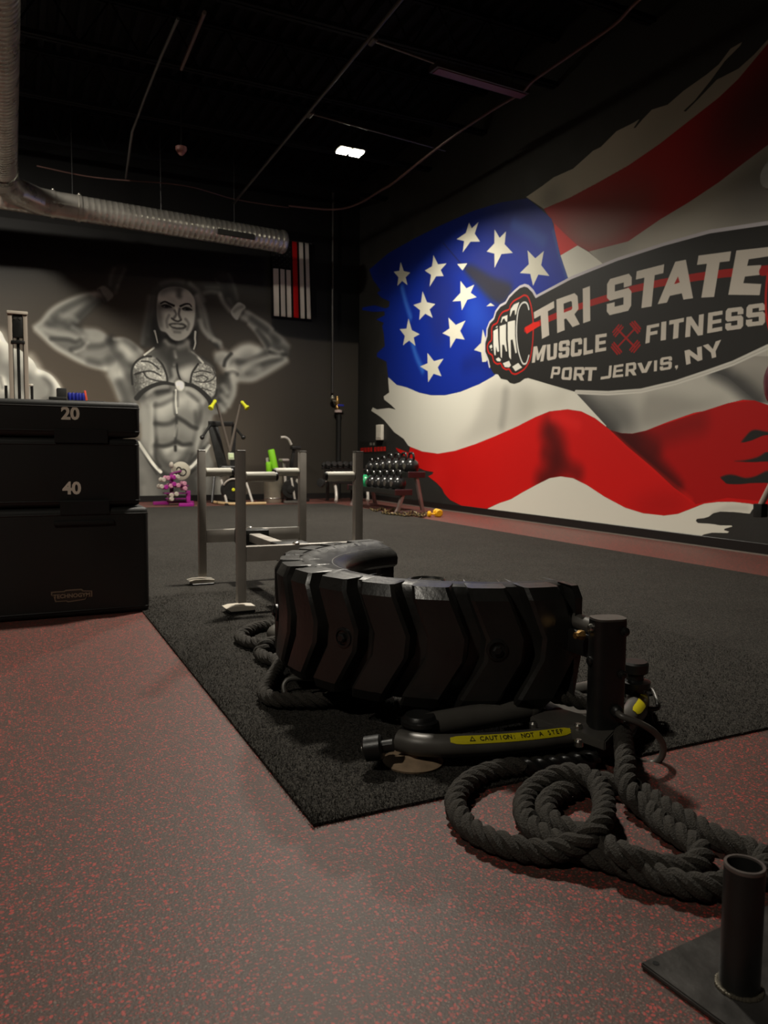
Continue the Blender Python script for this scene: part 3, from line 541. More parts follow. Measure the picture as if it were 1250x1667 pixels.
    for pts, w, v, o in (([(330, 690), (380, 650), (450, 600)], .15, 172, .8), ([(330, 760), (400, 740)], .14, 140, .6), ([(560, 590), (620, 560), (680, 620)], .13, 185, .85), ([(560, 650), (640, 650)], .17, 145, .7), ([(550, 720), (650, 800)], .12, 118, .6), ([(310, 900), (400, 880), (440, 920)], .13, 135, .65), ([(560, 860), (640, 910)], .13, 140, .7), ([(320, 1090), (380, 1090)], .09, 150, .6), ([(400, 1110), (440, 1080)], .07, 175, .8), ([(530, 1080), (600, 1080), (640, 1090)], .07, 180, .8), ([(350, 1160), (440, 1140)], .12, 140, .5), ([(560, 1150), (500, 1180)], .1, 140, .5), ([(490, 1150), (490, 1230)], .06, 140, .5)): lite(T, pts, w, v, o)
    dark(T, [(280, 640), (340, 630), (430, 585), (470, 570)], .06, 60, .8); dark(T, [(280, 830), (360, 840), (430, 830), (480, 800)], .055, 56, .85); dark(T, [(285, 1060), (360, 1065), (430, 1050), (470, 1030)], .05, 54, .9)
    dark(T, [(510, 770), (580, 810), (650, 860), (700, 880)], .05, 54, .9); dark(T, [(500, 1020), (560, 1050), (640, 1045)], .05, 50, .9); dark(T, [(280, 1070), (320, 1180), (400, 1260), (500, 1290)], .08, 64, .6); dark(T, [(640, 1090), (580, 1200), (500, 1270)], .09, 64, .6)
    dark(T, [(492, 740), (495, 900), (480, 1030)], .03, 55, .8); cv.stroke(T([(488, 480), (484, 580), (496, 720)]), .025, g_(185), .9, .6); lite(T, [(500, 850), (478, 960)], .025, 160, .6); dark(T, [(482, 1070), (484, 1110)], .03, 34, .95); dark(T, [(470, 500), (465, 620), (480, 730)], .03, 60, .7); dark(T, [(510, 500), (510, 650)], .025, 66, .5)
    dark(T, [(300, 500), (350, 490), (400, 480)], .08, 48, .85); lite(T, [(180, 530), (260, 470), (400, 450)], .04, 160, .7); lite(T, [(200, 600), (320, 580), (440, 540)], .06, 150, .6); lite(T, [(600, 460), (700, 500), (780, 590)], .05, 165, .75); dark(T, [(620, 510), (720, 580)], .06, 66, .6); lite(T, [(540, 510), (600, 540)], .06, 150, .6)
    lite(T, [(130, 640), (160, 800), (160, 960)], .10, 140, .6); lite(T, [(860, 780), (830, 920), (800, 1040)], .07, 135, .6); lite(T, [(110, 1080), (130, 1300)], .10, 130, .6)
    lite(T, [(600, 470), (690, 520), (770, 620)], .04, 160, .6); lite(T, [(340, 700), (440, 640)], .16, 165, .6); lite(T, [(330, 930), (440, 890)], .13, 140, .5); lite(T, [(850, 1080), (900, 1300), (960, 1500)], .10, 130, .5)
    # chest and top
    dark(T, [(470, 160), (480, 260), (510, 370)], .14, 66, .75); dark(T, [(300, 120), (380, 220), (420, 330)], .12, 72, .7); lite(T, [(290, 140), (360, 220), (390, 320)], .05, 145, .6); dark(T, [(520, 180), (500, 280), (530, 370)], .06, 50, .8)
    lite(T, [(560, 300), (620, 240), (690, 220)], .14, 195, .85); lite(T, [(600, 340), (640, 300)], .1, 175, .7); dark(T, [(560, 190), (650, 170), (740, 190)], .12, 76, .7); lite(T, [(470, 270), (480, 340), (450, 390)], .05, 170, .75); lite(T, [(462, 190), (468, 215)], .03, 170, .7); dark(T, [(420, 150), (440, 200)], .05, 70, .5)
    cupL = T([(40, 260), (70, 200), (150, 150), (220, 130), (300, 160), (360, 240), (395, 340), (390, 395), (280, 400), (180, 450), (110, 530), (75, 560), (50, 420)])
    cupR = T([(650, 390), (660, 300), (700, 230), (760, 205), (830, 230), (895, 280), (910, 400), (895, 520), (850, 545), (760, 470)])
    rng = np.random.RandomState(3)
    for cup, base in ((cupL, 128), (cupR, 150)):
        m = cv.fill(cup, g_(base), 1., .006)
        n = cv.blur(rng.rand(cv.h, cv.w).astype(np.float32), .012); n = (n-n.mean())/n.std()
        cv.put(m*np.clip(n*.25, 0, .6), g_(205)); cv.put(m*np.clip(-n*.2, 0, .5), g_(80))
    lite(T, [(230, 320), (300, 340), (360, 370)], .1, 185, .6); lite(T, [(110, 200), (180, 200), (260, 220)], .07, 165, .6); dark(T, [(60, 350), (70, 480), (110, 530)], .14, 66, .7); lite(T, [(180, 160), (250, 150)], .04, 165, .6)
    for k in ([(70, 310), (150, 290), (240, 285), (330, 330)], [(150, 290), (190, 350), (300, 385), (390, 395)], [(130, 180), (220, 190), (310, 260)], [(60, 320), (120, 300)]): dark(T, k, .022, 52, .85, soft=.7)
    for k in ([(680, 300), (760, 280), (850, 300)], [(690, 390), (780, 400), (860, 380), (900, 330)], [(700, 340), (770, 330), (820, 360), (780, 400)], [(760, 460), (850, 490)], [(870, 250), (905, 330)]): dark(T, k, .018, 62, .8, soft=.7)
    for pts in ([(35, 420), (28, 280), (70, 190), (150, 135), (230, 130)], [(290, 150), (350, 220), (392, 330), (400, 390)], [(640, 400), (660, 300), (720, 210)], [(500, 190), (505, 280), (540, 380), (600, 410)]): dark(T, pts, .025, 44, .9, soft=.6)
    cv.stroke(T([(80, 565), (150, 490), (260, 430), (370, 408), (480, 425)]), .055, g_(50), .95, .4, r1=.03); cv.stroke(T([(570, 425), (650, 430), (740, 480), (830, 570), (860, 640)]), .035, g_(50), .95, .4, r1=.06); dark(T, [(850, 600), (900, 540), (915, 480)], .03, 50, .8)
    cv.fill(T([(480, 400), (520, 375), (570, 395), (580, 440), (550, 490), (500, 470)]), g_(178), 1., .012); lite(T, [(500, 420), (540, 410), (550, 450)], .035, 225, .6)
    cv.stroke(T([(160, 115), (260, 40)]), .022, g_(182), .95, .5); cv.stroke(T([(650, 85), (710, 130), (770, 195)]), .026, g_(186), .95, .5); dark(T, [(770, 140), (860, 200), (900, 270)], .04, 60, .5)
    # ---- hair and head
    cv.fill(H([(70, 1040), (90, 850), (140, 700), (160, 500), (210, 340), (330, 230), (500, 190), (650, 210), (760, 290), (880, 450), (930, 650), (980, 850), (1080, 980), (1100, 1050), (1040, 1080), (980, 1000), (870, 900), (820, 800), (780, 1000), (740, 1090), (300, 1030), (150, 1060)]), g_(64), .97, .02)
    for k, v in (([(180, 420), (150, 620), (110, 850), (90, 1000)], 68), ([(240, 420), (210, 640), (170, 900)], 60), ([(800, 400), (880, 600), (930, 820), (1000, 960)], 96), ([(770, 420), (840, 640), (860, 800), (950, 920), (1070, 1000)], 92), ([(820, 720), (860, 830), (940, 930)], 104), ([(1000, 960), (1070, 990), (1095, 1050)], 104), ([(700, 250), (800, 340), (870, 460)], 74), ([(330, 250), (480, 205), (600, 220)], 58)): lite(H, k, .05, v*1.5, .8)
    cv.fill(H([(240, 640), (300, 830), (390, 950), (370, 1040), (240, 1060), (200, 850)]), g_(32), .9, .04); cv.fill(H([(740, 800), (780, 850), (760, 1060), (690, 1040), (660, 970)]), g_(34), .9, .03)
    # neck
    cv.fill(H([(370, 950), (660, 950), (700, 1100), (800, 1180), (600, 1260), (400, 1250), (220, 1160), (330, 1080)]), g_(94), .95, .02); cv.fill(H([(380, 900), (700, 900), (660, 980), (600, 1030), (500, 1040), (420, 1000)]), g_(24), .95, .02)
    lite(H, [(390, 980), (430, 1020), (480, 1040)], .05, 170, .75); lite(H, [(560, 1050), (620, 1030), (655, 985)], .07, 165, .8); lite(H, [(500, 1110), (515, 1180)], .035, 185, .8); dark(H, [(470, 1080), (440, 1170), (460, 1220)], .08, 60, .6); lite(H, [(670, 1000), (690, 1100)], .035, 140, .7); dark(H, [(330, 1040), (360, 1130), (430, 1200)], .1, 62, .6); dark(H, [(560, 1130), (640, 1120)], .1, 80, .5)
    # face
    face = H([(280, 470), (300, 370), (380, 310), (500, 290), (620, 310), (700, 360), (755, 450), (765, 560), (755, 700), (735, 810), (680, 910), (600, 965), (520, 975), (450, 940), (390, 870), (320, 840), (285, 720), (275, 580)])
    m = cv.fill(face, g_(168), 1., .012)
    cv.fill(H([(270, 470), (330, 560), (350, 700), (330, 850), (280, 760), (260, 560)]), g_(62), .75, .05, m); cv.fill(H([(300, 330), (500, 260), (700, 320), (600, 345), (450, 335), (330, 390)]), g_(62), .85, .05, m)
    cv.stroke(H([(560, 330), (560, 400)]), .10, g_(72), .7, 1., m); cv.stroke(H([(640, 380), (700, 440)]), .11, g_(160), .7, 1., m); cv.stroke(H([(420, 420), (480, 460)]), .11, g_(150), .5, 1., m)
    cv.fill(H([(285, 500), (400, 520), (490, 560), (460, 600), (340, 590)]), g_(66), .55, .03, m); cv.fill(H([(590, 560), (740, 560), (740, 600), (620, 590)]), g_(70), .5, .03, m)
    lite(H, [(420, 640), (440, 700), (400, 760)], .11, 165, .75); lite(H, [(640, 650), (700, 640), (690, 720)], .11, 172, .8); lite(H, [(520, 560), (528, 640), (540, 690)], .035, 185, .9); lite(H, [(500, 700), (540, 700)], .035, 170, .7); lite(H, [(500, 890), (560, 920)], .09, 150, .7); lite(H, [(300, 650), (330, 780)], .035, 105, .5)
    dark(H, [(500, 590), (520, 640), (490, 690)], .025, 72, .7); dark(H, [(565, 570), (555, 640), (580, 700)], .025, 66, .8); dark(H, [(465, 690), (500, 715), (545, 728), (580, 712)], .02, 44, .85)
    cv.stroke(H([(325, 500), (375, 478), (430, 500), (490, 528)]), .018, g_(26), .95, .6, r1=.028); cv.stroke(H([(575, 535), (640, 508), (690, 510), (715, 540)]), .026, g_(28), .95, .6, r1=.014)
    for cx_, cy_ in ((400, 535), (660, 570)):
        cv.fill(H([(cx_-60, cy_), (cx_-20, cy_-18), (cx_+30, cy_-14), (cx_+60, cy_+14), (cx_+10, cy_+24), (cx_-40, cy_+18)]), g_(40), .9, .008)
        cv.stroke(H([(cx_-5, cy_+2), (cx_+5, cy_+4)]), .022, g_(14), 1., .5); cv.stroke(H([(cx_-36, cy_+8), (cx_-26, cy_+8)]), .012, g_(120), .8, .8); cv.stroke(H([(cx_-62, cy_-2), (cx_-10, cy_-20), (cx_+62, cy_+16)]), .012, g_(16), .95, .6)
    dark(H, [(430, 650), (400, 720), (410, 800)], .03, 84, .5); dark(H, [(640, 700), (680, 760), (660, 830)], .03, 84, .55)
    cv.fill(H([(425, 765), (480, 750), (550, 752), (610, 756), (655, 790), (620, 825), (550, 832), (480, 818), (450, 795)]), g_(66), .95, .008)
    cv.fill(H([(450, 774), (490, 766), (560, 769), (622, 784), (604, 802), (540, 806), (475, 795)]), g_(172), .95, .008); lite(H, [(480, 835), (550, 845), (600, 838)], .03, 120, .6); dark(H, [(500, 865), (570, 870)], .03, 84, .5)
    cv.stroke(H([(248, 850), (262, 900), (285, 1000)]), .024, g_(165), .95, .5, r1=.012); cv.stroke(H([(765, 860), (760, 940), (765, 1010), (745, 1080)]), .026, g_(178), .95, .5, r1=.016)
    cv.a *= (.72+.95*cv.a)
    outline = A([(60, 575), (150, 480), (300, 350), (500, 270), (650, 230), (740, 180), (760, 20), (960, 0), (900, 220), (830, 330), (560, 560), (780, 640), (960, 680), (1060, 760)]) + H([(60, 1000), (100, 700), (200, 330), (330, 220), (500, 180), (700, 220), (860, 370), (830, 150), (1050, 80)]) + R([(340, 110), (450, 430), (560, 540), (900, 800), (1110, 1040), (1090, 1220), (620, 1500), (440, 1510), (420, 1640)]) + T([(1060, 650), (880, 790), (850, 1060), (960, 1360), (1040, 1630), (60, 1630), (80, 1060), (110, 960), (110, 650)]) + A([(860, 1250), (780, 1040), (640, 970), (400, 860), (150, 680)])
    left = N([(-650, 320), (-420, 240), (-200, 250), (-60, 320), (30, 390), (150, 580), (420, 750), (490, 850), (650, 930), (720, 1010), (820, 1170), (860, 1350), (880, 1700), (700, 2300), (700, 2700), (-430, 2700), (-430, 2300), (-570, 1500), (-610, 900)])
    return cv, outline, left
# ---------------------------------------------------------------- shared materials
M_BLACKWALL = mat('black_wall_paint', (.0036, .0035, .0033), .7, bump=.12, bscale=40, var=.2, vscale=3, spec=.25)
M_WALLR = mat('dark_wall_paint', s2l((34, 33, 30)), .7, bump=.12, bscale=40, var=.1, vscale=3)
M_CEIL = mat('black_ceiling_paint', (.0026, .0026, .0031), .85, vscale=2, spec=.15)
M_RUB = mat('tyre_rubber', s2l((36, 35, 33)), .31, bump=.12, bscale=45, var=.22, vscale=7)
M_BLKMETAL = mat('black_powder_coat', s2l((29, 29, 28)), .38, .0, bump=.05, bscale=300, var=.15, vscale=20)
M_GREYMETAL = mat('grey_powder_coat', s2l((86, 83, 78)), .42, .15, bump=.05, bscale=300, var=.12, vscale=14)
M_SILVER = mat('silver_powder_coat', s2l((176, 170, 162)), .38, .12, bump=.03, bscale=250, var=.08, vscale=10)
M_STEEL = mat('bright_steel', s2l((190, 186, 178)), .25, .95, var=.1, vscale=30)
M_BRASS = mat('brass', s2l((176, 140, 84)), .35, .8)
M_WHITE = mat('white_plastic', s2l((222, 216, 202)), .45)
M_FOAM = mat('black_foam_vinyl', s2l((28, 28, 26)), .6, bump=.06, bscale=160, var=.12, vscale=4)
M_STRAP = mat('black_strap', s2l((22, 22, 21)), .8, bump=.3, bscale=400)
M_ROPE = mat('black_rope_fibre', s2l((50, 46, 40)), .85, bump=.7, bscale=260, var=.25, vscale=60)
M_SLEEVE = mat('black_heat_shrink', s2l((30, 29, 28)), .28, bump=.05, bscale=90)
M_YEL = mat('yellow_label', s2l((214, 200, 24)), .45)
M_YELG = mat('yellow_grip', s2l((214, 216, 40)), .5)
M_INK = mat('black_ink', s2l((24, 22, 14)), .6)
M_TAN = mat('tan_rubber', s2l((150, 128, 104)), .6, var=.2, vscale=30)
M_GALV = mat('galvanised_duct', s2l((178, 174, 166)), .30, .62, bump=.05, bscale=20, var=.18, vscale=5)
M_PLATE = mat('worn_black_plate', s2l((66, 64, 62)), .36, .35, bump=.10, bscale=60, var=.40, vscale=11)
# ---------------------------------------------------------------- setting
def quad_obj(name, pts, m, parent=None, kind='structure'):
    bm = BM(); bm.faces.new([bm.verts.new(p) for p in pts]); return finish(bm, name, m, parent, 0, kind, recalc=False)
X0, Y0 = -6.2, -4.6
bm = BM(); box(bm, ((X0+WALL_X)/2, (Y0+BACK_Y)/2, -.05), (WALL_X-X0, BACK_Y-Y0, .1)); floor = finish(bm, 'floor', fleck_floor(), None, 0, 'structure')
bm = BM(); box(bm, (WALL_X+.1, (Y0+BACK_Y)/2, CEIL/2+.06), (.2, BACK_Y-Y0+.4, CEIL+.12)); wall_right = finish(bm, 'wall_right', M_WALLR, None, 0, 'structure')
bm = BM(); box(bm, ((X0+WALL_X)/2, BACK_Y+.1, CEIL/2+.06), (WALL_X-X0, .2, CEIL+.12)); wall_back = finish(bm, 'wall_back', M_BLACKWALL, None, 0, 'structure')
bm = BM(); box(bm, (X0-.1, (Y0+BACK_Y)/2, CEIL/2+.06), (.2, BACK_Y-Y0+.4, CEIL+.12)); finish(bm, 'wall_left', M_BLACKWALL, None, 0, 'structure')
bm = BM(); box(bm, ((X0+WALL_X)/2, Y0-.1, CEIL/2+.06), (WALL_X-X0, .2, CEIL+.12)); finish(bm, 'wall_front', M_BLACKWALL, None, 0, 'structure')
bm = BM()
pr = []                                                    # corrugated deck
x = X0
while x < WALL_X: pr += [(x, CEIL+.07), (x+.09, CEIL+.07), (x+.12, CEIL), (x+.18, CEIL)]; x += .21
va = [bm.verts.new((a, Y0, b)) for a, b in pr]; vb = [bm.verts.new((a, BACK_Y, b)) for a, b in pr]
for k in range(len(pr)-1): bm.faces.new((va[k], va[k+1], vb[k+1], vb[k]))
ceiling = finish(bm, 'ceiling', M_CEIL, None, 0, 'structure', recalc=False)
for k in range(11):                                        # open-web joists across the room
    y = -3.2+k*1.62; bm = BM(); zt, zb = CEIL-.03, 5.52
    for z in (zt, zb):
        for s in (-1, 1): box(bm, ((X0+WALL_X)/2, y+s*.035, z), (WALL_X-X0, .045, .05))
    x = X0+.2; up = False
    while x < WALL_X-.4:
        cyl(bm, (x, y, zt if up else zb), (x+.34, y, zb if up else zt), .013, n=6); x += .34; up = not up
    finish(bm, 'ceiling_joist', M_CEIL, ceiling, 0)
M_BASE = mat('black_baseboard', (.0075, .0074, .007), .4)
bm = BM(); box(bm, (WALL_X-.008, (Y0+BACK_Y)/2, .055), (.016, BACK_Y-Y0, .11), None, .004, 1); finish(bm, 'baseboard_right', M_BASE, None, 30, 'structure')
bm = BM(); box(bm, ((X0+WALL_X)/2-.02, BACK_Y-.008, .055), (WALL_X-X0-.05, .016, .11), None, .004, 1); finish(bm, 'baseboard_back', M_BASE, None, 30, 'structure')
bm = BM(); box(bm, (WALL_X-.019, (Y0+BACK_Y)/2, .006), (.006, BACK_Y-Y0-.1, .012)); finish(bm, 'trim_1', mat('grey_caulk', s2l((120, 112, 104)), .5), None, 0, 'structure')
# murals -----------------------------------------------------------------
def mural(name, parent, pts3, cv, m, uvf, lift):
    bm = BM(); f = bm.faces.new([bm.verts.new(p) for p in pts3]); uvl = bm.loops.layers.uv.new('UVMap')
    for l in f.loops:
        u, v = uvf(l.vert.co); l[uvl].uv = ((u-cv.u0)/(cv.u1-cv.u0), (v-cv.v0)/(cv.v1-cv.v0))
    if (f.normal if f.normal.length else Vector((0, 0, 1))).length: f.normal_update()
    if f.normal.dot(lift) < 0: f.normal_flip()
    bmesh.ops.triangulate(bm, faces=[f])
    return finish(bm, name, m, parent, 0, None, recalc=False)
cv, o_flag, o_sign = paint_flag(); mf = image_mat('painted_flag', cv.image('flag_paint'))
inw = Vector((-1, 0, 0))
W2 = lambda pts, d: [Vector((WALL_X-d, *on_x(x, y, WALL_X)[1:])) for x, y in pts]
fm = mural('flag_mural', wall_right, W2(o_flag, .002), cv, mf, lambda c: (c.y, c.z), inw); fm['label'] = 'torn red, white and blue flag painted on the black wall'
sg = mural('sign_mural', wall_right, W2(o_sign, .004), cv, mf, lambda c: (c.y, c.z), inw); sg['label'] = 'black oval sign with a fist, painted over the flag'
cr = mural('painted_credit', wall_right, W2([(586, 719), (629, 719), (629, 738), (586, 738)], .002), cv, mf, lambda c: (c.y, c.z), inw); cr['label'] = 'small red painted lettering on the black wall'
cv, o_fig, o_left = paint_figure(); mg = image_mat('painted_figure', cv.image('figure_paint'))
inb = Vector((0, -1, 0))
W3 = lambda pts, d: [Vector((on_y(x, y, BACK_Y)[0], BACK_Y-d, max(on_y(x, y, BACK_Y)[2], .112))) for x, y in pts]
gd = bpy.data.objects.new('tmp', None)
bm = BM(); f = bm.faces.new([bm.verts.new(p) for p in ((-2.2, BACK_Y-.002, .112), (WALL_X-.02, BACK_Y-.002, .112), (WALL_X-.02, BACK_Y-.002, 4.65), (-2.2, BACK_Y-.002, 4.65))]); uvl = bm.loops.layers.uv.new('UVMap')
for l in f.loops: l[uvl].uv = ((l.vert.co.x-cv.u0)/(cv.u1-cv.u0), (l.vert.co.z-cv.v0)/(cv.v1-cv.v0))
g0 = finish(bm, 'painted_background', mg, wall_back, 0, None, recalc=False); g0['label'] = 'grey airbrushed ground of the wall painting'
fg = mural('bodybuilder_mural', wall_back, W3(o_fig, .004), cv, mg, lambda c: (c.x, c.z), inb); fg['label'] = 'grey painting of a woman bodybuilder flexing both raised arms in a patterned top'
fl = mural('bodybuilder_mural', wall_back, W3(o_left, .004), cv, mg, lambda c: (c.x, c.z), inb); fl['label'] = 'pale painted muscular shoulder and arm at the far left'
# carpet -------------------------------------------------------------------
CX0, CX1, CY0, CY1 = .645, 5.14, 1.722, 12.75
mt = bpy.data.materials.new('black_turf'); mt.use_nodes = True; nt = mt.node_tree; b = nt.nodes['Principled BSDF']
tc = nt.nodes.new('ShaderNodeTexCoord'); n1 = nt.nodes.new('ShaderNodeTexNoise'); n1.inputs['Scale'].default_value = 190; n1.inputs['Detail'].default_value = 3
cr_ = nt.nodes.new('ShaderNodeValToRGB'); cr_.color_ramp.elements[0].position = .36; cr_.color_ramp.elements[0].color = (*s2l((24, 23, 22)), 1); cr_.color_ramp.elements[1].position = .72; cr_.color_ramp.elements[1].color = (*s2l((78, 75, 70)), 1)
n3 = nt.nodes.new('ShaderNodeTexNoise'); n3.inputs['Scale'].default_value = 2.2; n3.inputs['Detail'].default_value = 5
mr = nt.nodes.new('ShaderNodeMapRange'); mr.inputs[3].default_value = .78; mr.inputs[4].default_value = 1.22; hs = nt.nodes.new('ShaderNodeHueSaturation')
bu = nt.nodes.new('ShaderNodeBump'); bu.inputs['Strength'].default_value = .9; bu.inputs['Distance'].default_value = .006
for a, c in ((tc.outputs['Object'], n1.inputs['Vector']), (n1.outputs['Fac'], cr_.inputs[0]), (tc.outputs['Object'], n3.inputs['Vector']), (n3.outputs['Fac'], mr.inputs[0]), (mr.outputs[0], hs.inputs['Value']), (cr_.outputs[0], hs.inputs['Color']), (hs.outputs[0], b.inputs['Base Color']), (n1.outputs['Fac'], bu.inputs['Height']), (bu.outputs[0], b.inputs['Normal'])): nt.links.new(a, c)
b.inputs['Roughness'].default_value = .95; b.inputs['Specular IOR Level'].default_value = .1
M_TURF = mt
bm = BM(); box(bm, ((CX0+CX1)/2, (CY0+CY1)/2, .004), (CX1-CX0, CY1-CY0, .008)); carpet = finish(bm, 'turf_carpet', M_TURF, None, 0)
tag(carpet, 'large black turf carpet lying on the red-flecked rubber floor', 'carpet')
N = 60000; rg = np.random.RandomState(5)                    # pile of the near part
px_ = CX0-.004+rg.rand(N)**1.5*2.4; py_ = CY0-.004+rg.rand(N)**1.4*3.2
an = rg.rand(N)*2*PI; hh = .006+rg.rand(N)*.007; le = rg.randn(N, 2)*.005; wd = .0012
V = np.empty((N, 3, 3)); V[:, 0] = np.stack([px_-np.cos(an)*wd, py_-np.sin(an)*wd, np.full(N, .006)], 1); V[:, 1] = np.stack([px_+np.cos(an)*wd, py_+np.sin(an)*wd, np.full(N, .006)], 1); V[:, 2] = np.stack([px_+le[:, 0], py_+le[:, 1], .006+hh], 1)
me = bpy.data.meshes.new('pile'); me.from_pydata(V.reshape(-1, 3).tolist(), [], np.arange(N*3).reshape(-1, 3).tolist()); me.materials.append(M_TURF)
po = bpy.data.objects.new('pile', me); COL.objects.link(po); po.parent = carpet; po['kind'] = 'stuff'
# ---------------------------------------------------------------- ceiling fixtures
M_LENS = emit('lamp_lens_glow', (1., .93, .72), 60.)
for i, (x, y, z, w, beam) in enumerate(LAMPS):
    t = thing('flood_light', ('lit square flood light under the black ceiling, the only one seen burning', 'flood light overhead above the sled, out of the picture', 'flood light overhead at the back left, out of the picture', 'unseen fill flood light added overhead at the near left')[i], 'light', (x, y, z+.16))
    bm = BM(); box(bm, (x, y, z+.09), (.40, .24, .09), None, .015); finish(bm, 'housing', M_BLKMETAL, t)
    bm = BM(); cyl(bm, (x, y, z+.13), (x, y, CEIL), .012, n=8); finish(bm, 'stem', M_BLKMETAL, t)
    for s in (-1, 1):
        bm = BM(); box(bm, (x+s*.095, y, z+.035), (.15, .19, .03), None, .01); finish(bm, 'lens', M_LENS, t)
    ld = bpy.data.lights.new('flood_lamp', 'AREA'); ld.shape = 'RECTANGLE'; ld.size = .38; ld.size_y = .22; ld.energy = w; ld.color = WARM; ld.spread = math.radians(beam)
    lo = bpy.data.objects.new('flood_lamp', ld); COL.objects.link(lo); lo.parent = t; lo.location = (0, 0, -.16); lo.rotation_euler = (math.radians(28 if i == 2 else 0), 0, math.radians(-25 if i == 2 else 0))
t = thing('radiant_heater', 'long dark red linear heater fixture hanging under the ceiling', 'heater', (4.73, 7.49, 5.0))
bm = BM(); a, c = Vector((4.118, 7.454, 5.)), Vector((5.353, 7.521, 5.)); bar(bm, a, c, .17, .07, .01); finish(bm, 'housing', mat('heater_grey', s2l((56, 52, 52)), .5), t)
bm = BM(); bar(bm, a+Vector((.03, 0, -.037)), c+Vector((-.03, 0, -.037)), .12, .012); finish(bm, 'heater_element', mat('dark_red_panel', s2l((96, 18, 26)), .5), t)
for p in (a.lerp(c, .15), a.lerp(c, .85)):
    bm = BM(); cyl(bm, p+Vector((0, 0, .03)), p+Vector((0, 0, 1.08)), .006, n=6); finish(bm, 'hanger', M_BLKMETAL, t)
M_COND = mat('dark_conduit', s2l((72, 69, 66)), .4, .3); M_COND2 = mat('rusty_conduit', s2l((92, 66, 60)), .5, .3)
def conduit(label, pts, r, m, n=8, joints=()):
    t = thing('ceiling_pipe', label, 'pipe', pts[0])
    bm = BM(); tube(bm, pts, r, n); finish(bm, 'pipe', m, t)
    for p in joints:
        bm = BM(); lathe(bm, [(r*1.2, -.07), (r*1.9, -.06), (r*1.9, .06), (r*1.2, .07)], p, (0, 1, 0), 10); finish(bm, 'coupling', m, t)
    return t
conduit('straight sprinkler pipe running from above the flood light toward the viewer', [(3.40, 12.9, 5.), (3.27, 6.6, 5.), (3.24, 4.5, 5.)], .019, M_COND, 8, [(3.353, 9.124, 5.), (3.328, 7.265, 5.)])
conduit('pipe branch crossing to the heater under the ceiling', [(3.33, 7.27, 5.), (4.1, 7.40, 5.01)], .015, M_COND)
conduit('far sprinkler branch under the black ceiling beside the flood light', [(3.353, 9.12, 5.), (4.6, 9.3, 5.01), (5.4, 9.4, 5.01)], .011, M_COND)
Pz = lambda *q: [on_z(x, y, 4.98) for x, y in q]
conduit('reddish conduit curving along the top of the right wall', catmull(Pz((470, 335), (540, 341), (580, 333), (620, 310), (640, 298), (690, 258), (740, 220), (800, 180), (850, 150), (870, 130), (935, 85), (1000, 40), (1040, 0), (1120, -60)), 6), .017, M_COND2)
conduit('thin conduit along the left side of the ceiling', [on_z(205, 290, 5.), on_z(215, 215, 5.), on_z(235, 160, 5.), on_z(262, 92, 5.), on_z(290, 30, 5.)], .016, M_COND)
conduit('pale conduit stub near the middle of the ceiling', [on_z(295, 112, 5.), on_z(333, 20, 5.)], .02, mat('pale_conduit', s2l((90, 72, 68)), .5, .2))
conduit('thin wire looping above the duct', catmull([on_z(60, 270, 5.), on_z(130, 285, 5.), on_z(185, 292, 5.), on_z(300, 302, 5.), on_z(385, 325, 5.), on_z(470, 338, 5.)], 5), .009, M_COND2)
p = on_z(295, 248, 5.); t = thing('smoke_detector', 'small reddish dome detector hanging below the ceiling', 'detector', (p[0], p[1], 5.05))
bm = BM(); lathe(bm, [(.02, -.08), (.05, -.05), (.075, -.01), (.075, .03)], (p[0], p[1], 5.04)); finish(bm, 'dome', mat('dusty_pink_plastic', s2l((150, 104, 96)), .5), t)
bm = BM(); cyl(bm, (p[0], p[1], 5.06), (p[0], p[1], CEIL), .012, n=8); finish(bm, 'stem', M_BLKMETAL, t)
# duct -----------------------------------------------------------------
DY, DZ, DR = 12.95, 4.50, .182
BXX = -.03                                                   # branch duct toward the viewer
dyx = lambda x: DY-.105*(4.2-x)                              # the run is not quite square to the wall
t = thing('air_duct', 'galvanised spiral air duct running along the back wall and turning toward the viewer', 'duct', (1.5, DY, DZ-DR))
def ribbed(bm, p0, p1, r, pitch=.085, n=28):
    p0, p1 = Vector(p0), Vector(p1); L = (p1-p0).length; k = int(L/pitch); pr = [(r, 0)]
    for i in range(1, k): z = i*pitch; pr += [(r, z-.012), (r+.0035, z-.004), (r+.0035, z+.004), (r, z+.012)]
    lathe(bm, pr+[(r, L)], p0, p1-p0, n)
bm = BM(); ribbed(bm, (1.0, dyx(1.), DZ), (4.22, dyx(4.22), DZ), DR); finish(bm, 'duct_section', M_GALV, t, 50)
bm = BM(); lathe(bm, [(DR+.01, 0), (DR+.014, .015), (DR+.012, .07), (DR-.004, .1)], (4.2, dyx(4.2), DZ), (1, .105, 0), 28, False, True); finish(bm, 'end_cap', M_GALV, t, 50)
bm = BM(); ribbed(bm, (-3.2, dyx(-3.2), DZ), (.62, dyx(.62), DZ), DR); finish(bm, 'duct_section', M_GALV, t, 50)
bm = BM(); lathe(bm, [(DR, 0), (DR+.004, .02), (DR+.004, .4)], (.60, dyx(.6), DZ), (1, .105, 0), 28); finish(bm, 'duct_sleeve', M_GALV, t, 50)
for x in (.62, .98):
    bm = BM(); lathe(bm, [(DR, -.03), (DR+.014, -.025), (DR+.014, .025), (DR, .03)], (x, dyx(x), DZ), (1, .105, 0), 28); finish(bm, 'clamp_band', M_GALV, t, 50)
    bm = BM(); ball(bm, (x+.01, dyx(x)-.03, DZ+DR+.02), .022, u=10, v=6); finish(bm, 'clamp_bolt', M_STEEL, t)
bm = BM(); ribbed(bm, (BXX, 11.6, DZ+.06), (BXX, 3.5, DZ+.06), DR); finish(bm, 'branch_duct', M_GALV, t, 50)
